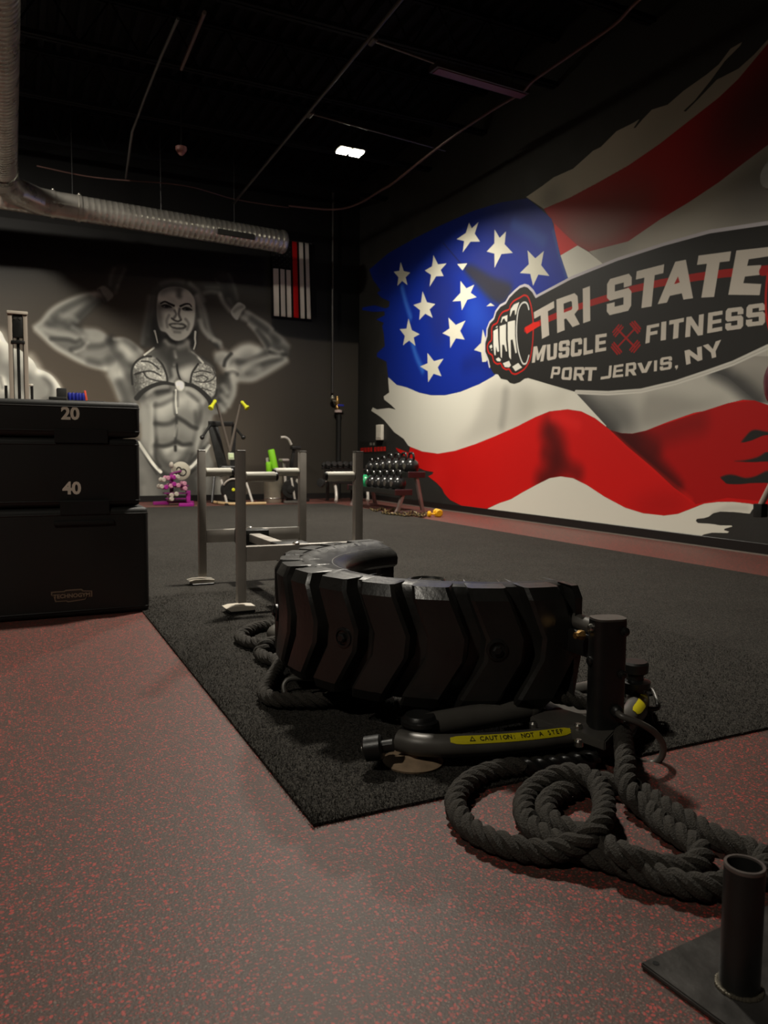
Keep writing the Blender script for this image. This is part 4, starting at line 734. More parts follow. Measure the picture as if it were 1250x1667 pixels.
bm = BM(); tube(bm, [(BXX, 11.62, DZ+.06), (BXX, 11.92, DZ+.05), (.10, 12.24, DZ+.02), (.42, dyx(.42)-.04, DZ), (.63, dyx(.63), DZ)], DR+.008, 28); finish(bm, 'duct_elbow', M_GALV, t, 20)
bm = BM(); lathe(bm, [(DR, -.08), (DR+.02, -.075), (DR+.02, .075), (DR, .08)], (BXX, 11.55, DZ+.06), (0, 1, 0), 28); finish(bm, 'clamp_band', M_STEEL, t, 50)
a, c = on_y(352, 385, DY-DR), on_y(413, 396, DY-DR)
bm = BM(); bar(bm, (a[0], dyx(a[0])-DR+.006, DZ-.05), (c[0], dyx(c[0])-DR+.006, DZ-.05), .04, .085); finish(bm, 'vent_slot', mat('dark_slot', s2l((34, 33, 30)), .7), t)
for x in (.9, 2.2, 3.4, -1.5):
    bm = BM(); tube(bm, [(x, dyx(x), DZ+DR), (x, dyx(x), CEIL)], .006, 6); finish(bm, 'hanger', M_BLKMETAL, t)
for y in (11.4, 8.5, 5.5):
    bm = BM(); tube(bm, [(BXX, y, DZ+.06+DR), (BXX, y, CEIL)], .006, 6); finish(bm, 'hanger', M_BLKMETAL, t)
# ================================================================ FOREGROUND: tyre flip machine
TC = Vector((1.622, 2.66, 0)); TRO, TRI, TZ0, TZ1 = .742, .45, .112, .498
tf = thing('tyre_flip_machine', 'black half-tyre flip trainer on a low tube frame, standing on the turf carpet', 'exercise machine', (TC.x, TC.y, 0))
AX = math.radians(1.5)                                       # pivot axis leans a touch off the room's Y
def tp(th, r, z):
    a = th+AX*0; return Vector((TC.x-math.sin(a)*r, TC.y-math.cos(a)*r, z))
NS = 64; TH0, TH1 = math.radians(.5), math.radians(173)
GR = TRO-.062                                                # groove floor radius
prof = [(GR, TZ0+.03), (GR, TZ1-.03), (GR-.015, TZ1-.004), (GR-.06, TZ1+.006), (GR-.10, TZ1-.004), (TRI+.06, TZ1-.016), (TRI+.012, TZ1-.035), (TRI, TZ1-.055), (TRI+.004, TZ1-.085), (TRI+.03, TZ1-.10), (TRI+.09, TZ1-.085), (GR-.06, TZ1-.075), (GR-.045, TZ1-.11), (GR-.045, TZ0+.11), (GR-.06, TZ0+.075), (TRI+.09, TZ0+.085), (TRI+.03, TZ0+.10), (TRI+.004, TZ0+.085), (TRI, TZ0+.055), (TRI+.012, TZ0+.035), (TRI+.06, TZ0+.016), (GR-.10, TZ0+.004), (GR-.06, TZ0-.006), (GR-.015, TZ0+.004)]
bm = BM(); rings(bm, [[tp(TH0+(TH1-TH0)*k/NS, r, z) for r, z in prof] for k in range(NS+1)])
tyre = finish(bm, 'half_tyre', M_RUB, tf, 40)
bm = BM()                                                    # moulded rings on the side wall
for r in (TRI+.065, GR-.08):
    path = [tp(TH0+(TH1-TH0)*k/60, r, TZ1-.006 if r > .55 else TZ1-.02) for k in range(61)]; tube(bm, path, .006, 6)
lathe(bm, [(.05, -.004), (.056, .004), (.062, -.004)], tp(math.radians(42), .57, TZ1-.001), (0, 0, 1), 28, False, False)
finish(bm, 'sidewall_ring', M_RUB, tyre)
def lug(th, pitch):
    """one '>'-shaped tread block: top half leans one way, bottom half the other"""
    w = pitch*.72; bm = BM(); m = .010
    zs = [TZ1+.002, TZ1-.035, (TZ0+TZ1)/2+.035, (TZ0+TZ1)/2-.035, TZ0+.035, TZ0-.002]
    def sh(z):
        t = (z-(TZ0+TZ1)/2)/((TZ1-TZ0)/2); return pitch*(-.30+.42*max(t, 0)-.62*min(t, 0))
    rows = []
    for i, z in enumerate(zs):
        a0 = th+sh(z)-w/2; a1 = a0+w*(1. if 0 < i < 5 else .96); a0 = min(max(a0, TH0), TH1); a1 = min(max(a1, TH0), TH1)
        ro = TRO if 0 < i < 5 else TRO-.022
        for k in (0,):
            dm = m/TRO
            rows.append([tp(a0-dm*.9, GR-.05 if i in (0, 5) else GR-.01, z), tp(a0+dm*.2, ro-.009, z), tp(a0+dm*1.4, ro, z), tp((a0+a1)/2, ro+.0005, z), tp(a1-dm*1.4, ro, z), tp(a1-dm*.2, ro-.009, z), tp(a1+dm*.9, GR-.05 if i in (0, 5) else GR-.01, z)])
    # cheeks over the shoulders
    def cheek(src, dz): return [tp_shift(p, dz) for p in src]
    def tp_shift(p, z):
        v = Vector((p.x-TC.x, p.y-TC.y, 0)); r = v.length; v.normalize(); return Vector((TC.x+v.x*(r-.075), TC.y+v.y*(r-.075), z))
    rows = [cheek(rows[0], TZ1+.004)]+rows+[cheek(rows[-1], TZ0-.004)]
    vs_ = [[bm.verts.new(p) for p in r] for r in rows]
    for i in range(len(rows)-1):
        for k in range(6): bm.faces.new((vs_[i][k], vs_[i][k+1], vs_[i+1][k+1], vs_[i+1][k]))
    return finish(bm, 'tread_lug', M_RUB, tyre, 28)
NL = 12; pitch = (TH1-TH0)/NL
for k in range(-1, NL+1): lug(TH0+pitch*(k+.55), pitch)
for th in (22, 62, 100, 140):                                # tread bolts
    bm = BM(); p = tp(math.radians(th), TRO, .31); d = (p-Vector((TC.x, TC.y, .31))).normalized()
    lathe(bm, [(.034, -.004), (.034, .004), (.026, .006), (.024, .0)], p, d, 20); lathe(bm, [(.016, 0), (.016, .012), (.011, .016)], p, d, 6); finish(bm, 'tread_bolt', M_BLKMETAL, tyre, 30)
# pivot posts
PX, PY = 1.602, 1.768
def post(x, y, s, lab):
    rot = Matrix.Rotation(math.radians(-14), 3, 'Z'); bm = BM()
    pts = []
    for k in range(32):
        a = 2*PI*k/32; cx_, cy_ = math.cos(a), math.sin(a); pts.append((.053*math.copysign(abs(cx_)**.5, cx_), .040*math.copysign(abs(cy_)**.75, cy_)))
    M = Matrix.Translation((x, y, 0)) @ rot.to_4x4()
    prism(bm, pts, .418, M @ Matrix.Translation((0, 0, .008))); p = finish(bm, 'pivot_post', M_BLKMETAL, tf, 30)
    bm = BM(); prism(bm, [(a*.98, b*.98) for a, b in pts], .006, M @ Matrix.Translation((0, 0, .426))); finish(bm, 'post_cap', M_GREYMETAL, p)
    f = rot @ Vector((0, -.04*s, 0)); dn = (rot @ Vector((0, -s, 0)))
    for dx, z in ((.035, .395), (.03, .265), (.018, .05)):
        q = Vector((x, y, z))+f+rot @ Vector((dx, 0, 0)); bm = BM(); lathe(bm, [(.014, -.004), (.014, .003), (.010, .005), (.009, .012), (.002, .014)], q, dn, 14); finish(bm, 'post_bolt', M_BLKMETAL, p)
    for z in (.40, .30):
        q = Vector((x, y, z))+rot @ Vector((-.053, .0, 0)); bm = BM(); lathe(bm, [(.014, -.004), (.014, .006), (.009, .010)], q, rot @ Vector((-1, 0, 0)), 14); finish(bm, 'post_bolt', M_STEEL if z > .35 else M_BLKMETAL, p)
    # hinge to the tyre end
    bm = BM(); cyl(bm, (x, y+s*.03, .385), (TC.x+.005, TC.y-s*.69, .385), .026, n=20); finish(bm, 'hinge_tube', M_GREYMETAL, tf)
    bm = BM(); box(bm, ((x+TC.x)/2, y+s*.125, .33), (.07, .17, .075), None, .01); finish(bm, 'hinge_block', M_BLKMETAL, tf)
    bm = BM(); lathe(bm, [(.016, 0), (.016, .012), (.010, .02), (.010, .03)], (x-.052, y+s*.05, .372), (-1, 0, 0), 6); finish(bm, 'hinge_nut', M_BRASS, tf)
    return p
post1 = post(PX, PY, 1, '')
post2 = post(TC.x+.03, TC.y+.90, -1, '')
# frame: two bowed lobes left and right of the pivot line
FZ = .070
def fp(x, y, z=FZ): q = on_z(x, y, z); return Vector(q)
left_path = [fp(975, 1192), fp(930, 1197), fp(850, 1207), fp(760, 1213), fp(690, 1213), fp(650, 1205)]
lp = catmull(left_path, 8)
bm = BM(); tube(bm, lp, .033, 20); ft = finish(bm, 'frame_tube', M_GREYMETAL, tf)
apexL = fp(650, 1205)
b0, b1 = fp(862, 1152, .10), fp(690, 1183, .09)
bm = BM(); tube(bm, [b0, b0.lerp(b1, .35), b1], .040, 16); finish(bm, 'cross_tube', M_GREYMETAL, tf)
bm = BM(); ball(bm, b0, .043, (1, 1, 1), 16, 10); finish(bm, 'tube_knuckle', M_GREYMETAL, tf)
right_path = [fp(985, 1190), fp(1015, 1178), fp(1036, 1152), fp(1036, 1128), fp(1015, 1118), fp(970, 1124), fp(900, 1138), fp(820, 1150)]
bm = BM(); tube(bm, catmull(right_path, 8), .038, 20); rt = finish(bm, 'frame_tube', M_GREYMETAL, tf)
ym = TC.y+.90                                                # far end: the same pair of bowed lobes, mirrored, mostly hidden by the tyre
for sx in (-1, 1):
    bm = BM(); tube(bm, catmull([Vector((TC.x+.03+sx*x, ym+y, FZ)) for x, y in ((.04, .03), (.2, .02), (.42, -.02), (.56, -.12), (.55, -.24), (.42, -.32), (.2, -.30), (.02, -.24))], 8), .036, 16); finish(bm, 'frame_tube', M_GREYMETAL, tf)
hq = [fp(464, 1130, .012), fp(462, 1116, .04), fp(470, 1106, .06), fp(490, 1104, .062), fp(520, 1106, .05)]
bm = BM(); tube(bm, catmull(hq, 6), .010, 10); finish(bm, 'carry_handle', M_GREYMETAL, tf)
fo2 = on_z(486, 1108, .03)
bm = BM(); lathe(bm, [(.05, 0), (.055, .012), (.03, .03), (.02, .055)], (fo2[0]+.05, fo2[1]+.08, .0085), (0, 0, 1), 20); finish(bm, 'foot_disc', M_GREYMETAL, tf, 30)
# centre beam and deck plate
bm = BM(); bar(bm, (PX+.02, PY+.02, .05), (TC.x+.03, TC.y+.90, .05), .12, .06, .006); finish(bm, 'centre_beam', M_GREYMETAL, tf)
pl = [fp(862, 1166, .098), fp(985, 1207, .098), fp(1010, 1180, .098), fp(905, 1150, .098)]
bm = BM(); va = [bm.verts.new(p) for p in pl]; vb = [bm.verts.new(p-Vector((0, 0, .03))) for p in pl]; bm.faces.new(va); bm.faces.new(vb[::-1])
for k in range(4): bm.faces.new((va[k], va[(k+1) % 4], vb[(k+1) % 4], vb[k]))
bmesh.ops.bevel(bm, geom=list(bm.edges), offset=.004, segments=2, affect='EDGES'); dk = finish(bm, 'deck_plate', M_GREYMETAL, tf, 30)
for x, y in ((868, 1180), (941, 1183), (942, 1209)):
    bm = BM(); lathe(bm, [(.013, -.01), (.013, .004), (.008, .010)], fp(x, y, .104), (0, 0, 1), 10); finish(bm, 'deck_bolt', M_STEEL, dk)
# yellow labels wrapped on the tubes
def wrap_label(path, i0, i1, side, text, w, r, up_bias=.62, rev=False):
    P, T, X, Y = frames(path); bm = BM(); rows = []
    n = i1-i0
    for i in range(i0, i1+1):
        t = T[i]; out = Vector((t.y, -t.x, 0))*side; e = min(i-i0, i1-i); hw = w*(1. if e > 1 else (.55 if e == 0 else .9))
        row = []
        for k in range(-3, 4):
            a = up_bias+k/3*hw; row.append(P[i]+(out*math.cos(a)+Vector((0, 0, 1))*math.sin(a))*(r+.0012))
        rows.append(row)
    vs_ = [[bm.verts.new(p) for p in rw] for rw in rows]
    for i in range(n):
        for k in range(6): bm.faces.new((vs_[i][k], vs_[i+1][k], vs_[i+1][k+1], vs_[i][k+1]))
    o = finish(bm, 'caution_label', M_YEL, ft if side_tube is ft else rt, 60); o['label'] = 'yellow caution label'
    if text:
        span = sum((P[i+1]-P[i]).length for i in range(i0, i1)); im = (i0+i1)//2; d = (P[i1-3]-P[i0+3]).normalized()*(-1 if rev else 1); out = Vector((T[im].y, -T[im].x, 0))*side
        acc = [0]
        for i in range(i0, i1): acc.append(acc[-1]+(P[i+1]-P[i]).length)
        chars = list(text); step = span*.78/len(chars)
        for j, ch in enumerate(chars):
            if ch == ' ': continue
            s = span*.15+step*(j+.5); s = span-s if rev else s
            k = max(m for m in range(len(acc)) if acc[m] <= s); k = min(k, i1-i0-1); fr = (s-acc[k])/(acc[k+1]-acc[k]); i = i0+k
            p = P[i].lerp(P[i+1], fr); tt = T[i]*(-1 if rev else 1); ou = Vector((T[i].y, -T[i].x, 0))*side
            nrm = ou*math.cos(up_bias)+Vector((0, 0, 1))*math.sin(up_bias); upv = nrm.cross(tt)
            text_obj('label_letter', ch, .020, M_INK, o, face_m(p+nrm*(r+.0022), tt, upv), .0004, .0006) if False else letters.append((ch, face_m(p+nrm*(r+.0022), tt, upv)))
        bmx = BM()
        for ch, M in letters: letter_mesh(bmx, ch, M, .019)
        letters.clear(); lo = finish(bmx, 'label_lettering', M_INK, None, 0, recalc=False); lo.parent = o
        off = tf.location; lo.location = -off
    return o
letters = []
_cache = {}
def letter_mesh(bm, ch, M, size):
    if ch not in _cache:
        cu = bpy.data.curves.new('c', 'FONT'); cu.body = ch; cu.size = 1.; cu.align_x = 'CENTER'; cu.align_y = 'CENTER'; cu.offset = .02; cu.resolution_u = 2
        t = bpy.data.objects.new('c', cu); COL.objects.link(t); me = bpy.data.meshes.new_from_object(t.evaluated_get(bpy.context.evaluated_depsgraph_get()))
        _cache[ch] = ([v.co.copy() for v in me.vertices], [list(p.vertices) for p in me.polygons]); bpy.data.objects.remove(t); bpy.data.curves.remove(cu); bpy.data.meshes.remove(me)
    vs_, fs = _cache[ch]; nv = [bm.verts.new(M @ (v*size)) for v in vs_]
    for f in fs:
        try: bm.faces.new([nv[i] for i in f])
        except ValueError: pass
side_tube = ft
wrap_label(lp, 9, 27, -1, '\u25b3 CAUTION: NOT A STEP', .40, .033, .85, True)
side_tube = rt
rp = catmull(right_path, 8)
wrap_label(rp, 10, 19, 1, '', .42, .038, .95)
# bumpers, feet, cap
def bumper(p, zt):
    bm = BM(); lathe(bm, [(.05, 0), (.055, .006), (.055, .016), (.048, .02), (.048, .026), (.058, .03), (.058, .042), (.05, .047), (.048, max(zt-.006, .05)), (.044, zt)], p, (0, 0, 1), 28); return finish(bm, 'bumper', M_BLKMETAL, tf, 30)
bumper(fp(683, 1193, .072), .058)
q = fp(1032, 1128, .10)
bm = BM(); lathe(bm, [(.036, 0), (.036, .02), (.052, .024), (.054, .044), (.03, .05), (.03, .066), (.044, .075), (.046, .105), (.04, .112)], q, (0, 0, 1), 28); finish(bm, 'bumper', M_BLKMETAL, tf, 30)
fo = on_z(672, 1240, .009)
bm = BM(); lathe(bm, [(.088, 0), (.09, .006), (.07, .016), (.03, .022), (.02, .05)], (fo[0], fo[1], .0085), (0, 0, 1), 32); finish(bm, 'foot_disc', M_TAN, tf, 30)
for x, y in ((2.16, 2.2), (TC.x+.03, TC.y+.85), (PX, PY+.02), (TC.x-.45, TC.y+.68)):
    bm = BM(); lathe(bm, [(.06, 0), (.062, .006), (.05, .014), (.02, .022), (.02, .06)], (x, y, .0085), (0, 0, 1), 24); finish(bm, 'foot_disc', M_BLKMETAL, tf, 30)
cpt = fp(640, 1213, .085); q = fp(612, 1217, .075)
bm = BM(); lathe(bm, [(.030, -.02), (.036, -.014), (.036, .03), (.028, .036)], q, (q-cpt), 24); cyl(bm, cpt, q, .018, n=12); ec = finish(bm, 'end_cap', M_BLKMETAL, tf, 30)
bm = BM(); lathe(bm, [(.008, 0), (.008, .006), (.003, .009)], q+(q-cpt).normalized()*.036, (q-cpt), 8); finish(bm, 'cap_bolt', M_STEEL, ec)
# bent rod handles
Yp = PY-.045
rod = [on_y(1004, 1158, Yp), on_y(1012, 1166, Yp-.03), on_y(1040, 1177, Yp-.06), on_y(1065, 1192, Yp-.07), on_y(1079, 1213, Yp-.07), on_y(1076, 1233, Yp-.06), on_y(1060, 1243, Yp-.04), on_y(1040, 1239, Yp-.02), on_y(1022, 1230, Yp+.02), on_y(1005, 1222, Yp+.03)]
bm = BM(); tube(bm, catmull(rod, 7), .010, 12); finish(bm, 'carry_handle', M_GREYMETAL, tf)
bm = BM(); ball(bm, rod[0], .02, (1, 1, 1), 12, 8); finish(bm, 'handle_boss', M_BLKMETAL, tf)
h2 = [fp(1034, 1126, .105), fp(1055, 1122, .105), fp(1064, 1126, .10), fp(1071, 1147, .075), fp(1066, 1154, .07), fp(1040, 1152, .07)]
bm = BM(); tube(bm, catmull(h2, 6), .008, 12); finish(bm, 'side_handle', M_GREYMETAL, tf)
bm = BM(); cyl(bm, fp(1057, 1155, .06), fp(1061, 1180, .01), .008, n=10); finish(bm, 'side_prop', M_BLKMETAL, tf)
# ================================================================ battle rope
Q = crop(720, 1180, 2.358); QL = crop(370, 980, 5.)
def rp_(K, lst): return [Vector(on_z(*K([(x, y)])[0], z)) for x, y, z in lst]
ZR = .031
rope_pts = rp_(Q, [(596, 128, .035), (500, 142, .032), (370, 158, .03), (250, 165, .034), (165, 185, ZR), (90, 228, ZR), (50, 290, ZR), (75, 365, ZR), (150, 425, ZR), (270, 468, ZR), (390, 490, ZR), (480, 468, .045), (560, 430, .07), (615, 365, .075), (618, 280, .07), (585, 215, .068), (530, 188, .07), (460, 188, .06), (390, 215, .045), (330, 265, ZR), (312, 320, ZR), (335, 385, ZR), (395, 430, .03), (480, 470, .03), (560, 495, ZR), (640, 515, ZR), (740, 552, ZR), (860, 595, ZR), (980, 622, ZR), (1090, 612, ZR), (1190, 585, ZR), (1240, 545, ZR), (1215, 495, ZR), (1130, 462, ZR), (1030, 420, ZR), (950, 372, ZR), (870, 328, ZR), (800, 280, ZR), (725, 238, ZR), (640, 222, ZR), (560, 222, .03), (480, 250, .03), (425, 275, ZR), (395, 315, ZR), (412, 360, ZR), (465, 395, ZR), (540, 425, .03), (620, 462, .05), (700, 500, .06), (780, 530, .045), (860, 550, .03), (940, 548, ZR), (990, 520, ZR), (985, 475, ZR), (920, 430, ZR), (850, 385, ZR), (790, 330, .03), (735, 285, .045), (708, 235, .06), (700, 180, .075), (702, 130, .085)])
rope_pts += [Vector((PX+.10, PY+.06, .09)), Vector((PX+.03, PY+.16, .125)), Vector((PX-.08, PY+.22, .145)), Vector((PX-.22, PY+.34, .13)), Vector((1.2, 2.25, .05))]
rope_pts += rp_(QL, [(1120, 740, ZR+.011), (1000, 755, ZR+.011), (880, 785, ZR+.011), (740, 800, ZR+.011), (560, 800, ZR+.011), (400, 795, ZR+.011), (310, 755, ZR+.011), (320, 690, ZR+.011), (370, 600, ZR+.011), (420, 520, ZR+.011), (390, 470, ZR+.011), (310, 455, .035), (260, 410, .035), (290, 360, .06), (360, 330, .06), (480, 300, .035), (560, 250, .035), (480, 205, .035), (340, 190, .035), (230, 205, .035), (160, 235, .04), (100, 280, .035), (150, 320, .035), (250, 340, .04), (330, 355, .035)])
dense = catmull(rope_pts, 24)
ln = [0.]
for i in range(1, len(dense)): ln.append(ln[-1]+(dense[i]-dense[i-1]).length)
STEP = .006; ctr = []; j = 0; L = 0.
while L < ln[-1]:
    while ln[j+1] < L: j += 1
    ctr.append(dense[j].lerp(dense[j+1], (L-ln[j])/max(ln[j+1]-ln[j], 1e-9))); L += STEP
arr = np.array([tuple(p) for p in ctr])
for _ in range(6): arr[1:-1] = arr[1:-1]*.5+.25*(arr[:-2]+arr[2:])
arr[:, 2] = np.maximum(arr[:, 2], .0305)
ctr = [Vector(p) for p in arr]
P, T, X, Y = frames(ctr)
rope = thing('battle_rope', 'thick black twisted battle rope, coiled before the tyre and trailing out behind it', 'rope', tuple(P[300])[:2]+(0,))
LAY = .118; RO = .0150; RS = .0142
for s in range(3):
    bm = BM(); path = []; n0 = 40
    for i in range(n0, len(P)):
        a = 2*PI*(i*STEP/LAY+s/3.); path.append(P[i]+(X[i]*math.cos(a)+Y[i]*math.sin(a))*RO)
    tube(bm, path, RS, 8); finish(bm, 'rope_strand', M_ROPE, rope)
bm = BM(); path = []
pts = []
for i in range(0, 46): pts.append(i)
rings(bm, [[P[i]+(X[i]*math.cos(a)+Y[i]*math.sin(a))*(.0225+.0055*math.cos(3*(a-2*PI*i*STEP/LAY)))*(1 if i > 3 else .75+.08*i) for a in [2*PI*k/24 for k in range(24)]] for i in pts])
hs_ = finish(bm, 'handle_sleeve', M_SLEEVE, rope, 60); hs_['label'] = 'glossy black shrink sleeve at the rope end'
# ================================================================ drag sled, lower right
A_, B_, C_ = Vector(on_z(1042, 1571, .006)), Vector(on_z(1250, 1476, .006)), Vector(on_z(1156, 1666, .006))
u = (B_-A_).normalized(); v = (C_-A_); v = (v-u*v.dot(u)).normalized()
pb = Vector(on_z(1203, 1606, .012))
ds = thing('drag_sled', 'worn black steel plate with an open upright pipe, lying on the rubber floor', 'sled', (pb.x, pb.y, 0))
corn = [A_, A_+u*.62, A_+u*.62+v*.40, A_+v*.40]
bm = BM(); va = [bm.verts.new((p.x, p.y, .0115)) for p in corn]; vb = [bm.verts.new((p.x, p.y, .001)) for p in corn]; bm.faces.new(va); bm.faces.new(vb[::-1])
for k in range(4): bm.faces.new((va[k], va[(k+1) % 4], vb[(k+1) % 4], vb[k]))
bmesh.ops.bevel(bm, geom=list(bm.edges), offset=.0025, segments=2, affect='EDGES'); sp = finish(bm, 'base_plate', M_PLATE, ds, 30)
q = A_+u*.022+v*.016
bm = BM(); lathe(bm, [(.006, -.004), (.006, .0006), (.002, .0007)], (q.x, q.y, .0115), (0, 0, 1), 12); finish(bm, 'bolt_hole', mat('hole_black', (.003, .003, .003), .9), sp, 0)
bm = BM(); lathe(bm, [(.033, 0), (.033, .214), (.032, .217), (.0285, .217), (.0275, .213), (.0275, .01)], (pb.x, pb.y, .0115), (0, 0, 1), 40, False, True)
pp = finish(bm, 'upright_pipe', M_BLKMETAL, ds, 40)
bm = BM(); lathe(bm, [(.0332, 0), (.0334, .005), (.0325, .0065), (.0282, .0065), (.0276, .003)], (pb.x, pb.y, .2245), (0, 0, 1), 40, False, False); finish(bm, 'worn_rim', mat('worn_rim_steel', s2l((112, 104, 100)), .4, .5), pp, 40)
bm = BM()
for k in range(40):
    a = 2*PI*k/40; r = .0355; ball(bm, (pb.x+math.cos(a)*r, pb.y+math.sin(a)*r, .013), .0045+.0015*random.random(), (1, 1, .8), 6, 4)
finish(bm, 'weld_bead', mat('weld_grey', s2l((96, 90, 78)), .4, .5), pp)
# ================================================================ push sled
sl = thing('push_sled', 'silver push sled with four upright posts and padded side handles, on the turf carpet', 'sled', (1.5, 4.75, .008))
SXA, SXC, SYF, SYN = 1.152, 1.872, 5.25, 4.257
for (x, y, s) in ((SXA, SYF, 1), (SXC, SYF, -1), (SXA, SYN, 1), (SXC, SYN, -1)):
    bm = BM(); box(bm, (x, y, .49), (.052, .052, .86), None, .009); po = finish(bm, 'post', M_SILVER, sl, 30)
    bm = BM(); box(bm, (x, y, .922), (.05, .05, .006), None, .002, 1); finish(bm, 'post_cap', M_GREYMETAL, po)
    bm = BM(); lathe(bm, [(.024, 0), (.029, .004), (.029, .172), (.025, .177)], (x+s*.026, y, .775), (s, 0, 0), 20); hg = finish(bm, 'handle_pad', mat('pale_grey_pad', s2l((172, 168, 156)), .5), sl, 40)
    bm = BM(); lathe(bm, [(.026, 0), (.026, .012), (.02, .018)], (x+s*.2, y, .775), (s, 0, 0), 16); finish(bm, 'handle_end', M_BLKMETAL, hg)
    bm = BM()                                               # skid foot: upturned pale shoe with black rubber under it
    prism(bm, [(-.085, .032), (-.055, .012), (.07, .012), (.085, .022), (.085, .034), (.02, .040), (-.05, .040)], .10, face_m((x-.012, y+.055, 0.008), (1, 0, 0), (0, 0, 1)))
    ft2 = finish(bm, 'skid_foot', mat('pale_skid', s2l((196, 188, 174)), .45), sl, 30)
    bm = BM(); box(bm, (x-.005, y+.003, .0155), (.15, .105, .012), None, .003, 1); finish(bm, 'skid_pad', M_BLKMETAL, ft2, 30)
for y in (SYF, SYN):
    bm = BM(); box(bm, ((SXA+SXC)/2, y, .338), (SXC-SXA-.05, .045, .088), None, .007); finish(bm, 'cross_beam', M_SILVER, sl, 30)
    bm = BM(); lathe(bm, [(.022, 0), (.022, .008), (.012, .014)], (SXA+.33, y, .382), (0, 0, 1), 14); finish(bm, 'beam_bolt', M_STEEL, sl)
bm = BM(); box(bm, (1.47, SYF-.10, .335), (.20, .16, .10), None, .006); finish(bm, 'socket_bracket', M_BLKMETAL, sl, 30)
bm = BM(); box(bm, (1.47, SYN+.08, .335), (.20, .14, .10), None, .006); finish(bm, 'socket_bracket', M_BLKMETAL, sl, 30)
bm = BM(); box(bm, (1.47, (SYF+SYN)/2, .335), (.08, .84, .055), None, .008); finish(bm, 'spine', M_SILVER, sl, 30)
bm = BM(); prism(bm, [(-.11, 0), (-.07, .035), (.07, .035), (.11, 0), (.11, -.06), (-.11, -.06)], .10, face_m((1.52, SYN-.03, .30), (1, 0, 0), (0, 0, 1))); finish(bm, 'weight_saddle', M_BLKMETAL, sl, 30)
# ================================================================ plyo boxes
def plyo(label, x0, x1, y0, y1, z0, z1, num, group):
    o = thing('plyo_box', label, 'plyo box', ((x0+x1)/2, (y0+y1)/2, z0), group); cx_, cy_, h = (x0+x1)/2, (y0+y1)/2, z1-z0
    bm = BM(); box(bm, (cx_, cy_, z0+h/2), (x1-x0, y1-y0, h-.004), None, .034, 4); finish(bm, 'foam_block', M_FOAM, o, 40)
    for z in (z0+.034, z1-.036):
        bm = BM(); pts = []
        for k in range(4):
            sx, sy = ((-1, -1), (1, -1), (1, 1), (-1, 1))[k]
            for j in range(5):
                a = math.atan2(sy, sx)+math.radians(-45+22.5*j); r = .034; pts.append((cx_+sx*((x1-x0)/2-r)+math.cos(a)*r, cy_+sy*((y1-y0)/2-r)+math.sin(a)*r, z))
        tube(bm, pts, .004, 6, True); finish(bm, 'seam_piping', M_FOAM, o, 40)
    if num:
        text_obj('size_number', num, .092, mat('cream_print', s2l((250, 240, 222)), .5), o, face_m((.288, y0-.0015, z0+h*(.62 if num == '20' else .27)), (1, 0, 0), (0, 0, 1)), .0005, .0035)
    return o
BXY = (4.53, 5.25)
b60 = plyo('tall bottom plyo box with a maker plate, in the stack at the left', -.20, .687, BXY[0]-.025, 5.28, .001, .602, None, 'stacked plyo boxes')
b40 = plyo('middle plyo box of the stack, printed 40', -.185, .648, BXY[0], 5.25, .604, .985, '40', 'stacked plyo boxes')
b20 = plyo('topmost plyo box of the stack, printed 20', -.185, .651, BXY[0]-.005, 5.25, .988, 1.188, '20', 'stacked plyo boxes')
def strap(o, z0, z1, x0, x1, y): bm = BM(); box(bm, ((x0+x1)/2, y-.004, (z0+z1)/2), (x1-x0, .008, z1-z0), None, .003, 1); finish(bm, 'joining_strap', M_STRAP, o, 30)
strap(b20, .955, 1.03, .205, .478, BXY[0]-.005); strap(b40, .565, .64, .225, .478, BXY[0]-.0255)
bm = BM(); box(bm, (.345, BXY[0]-.035, .522), (.31, .012, .022), None, .005, 2); finish(bm, 'hand_grip', M_STRAP, b60, 30)
yb = BXY[0]-.0255
pl = [(-.105, .012), (-.105, .030), (-.04, .030), (-.03, .036), (.05, .036), (.06, .026), (.105, .022), (.105, -.012), (.075, -.012), (.068, -.026), (-.02, -.034), (-.03, -.028), (-.085, -.028), (-.092, .0), (-.105, .012)][:-1]
c0 = Vector(on_y(117, 970, yb))
bm = BM(); prism(bm, pl, .002, face_m((c0.x, yb, c0.z), (1, 0, 0), (0, 0, 1))); mp = finish(bm, 'maker_plate', mat('bronze_plate', s2l((128, 118, 100)), .4, .3), b60, 20)
bm = BM(); prism(bm, [(x*.93, y*.80) for x, y in pl], .0012, face_m((c0.x, yb-.002, c0.z), (1, 0, 0), (0, 0, 1))); finish(bm, 'plate_field', mat('dark_plate', s2l((44, 40, 34)), .5), mp, 20)
text_obj('plate_lettering', 'TECHNOGYM', .030, mat('bronze_letter', s2l((150, 138, 116)), .4, .3), mp, face_m((c0.x, yb-.0042, c0.z+.001), (1, 0, 0), (0, 0, 1)), .0004, .0008)
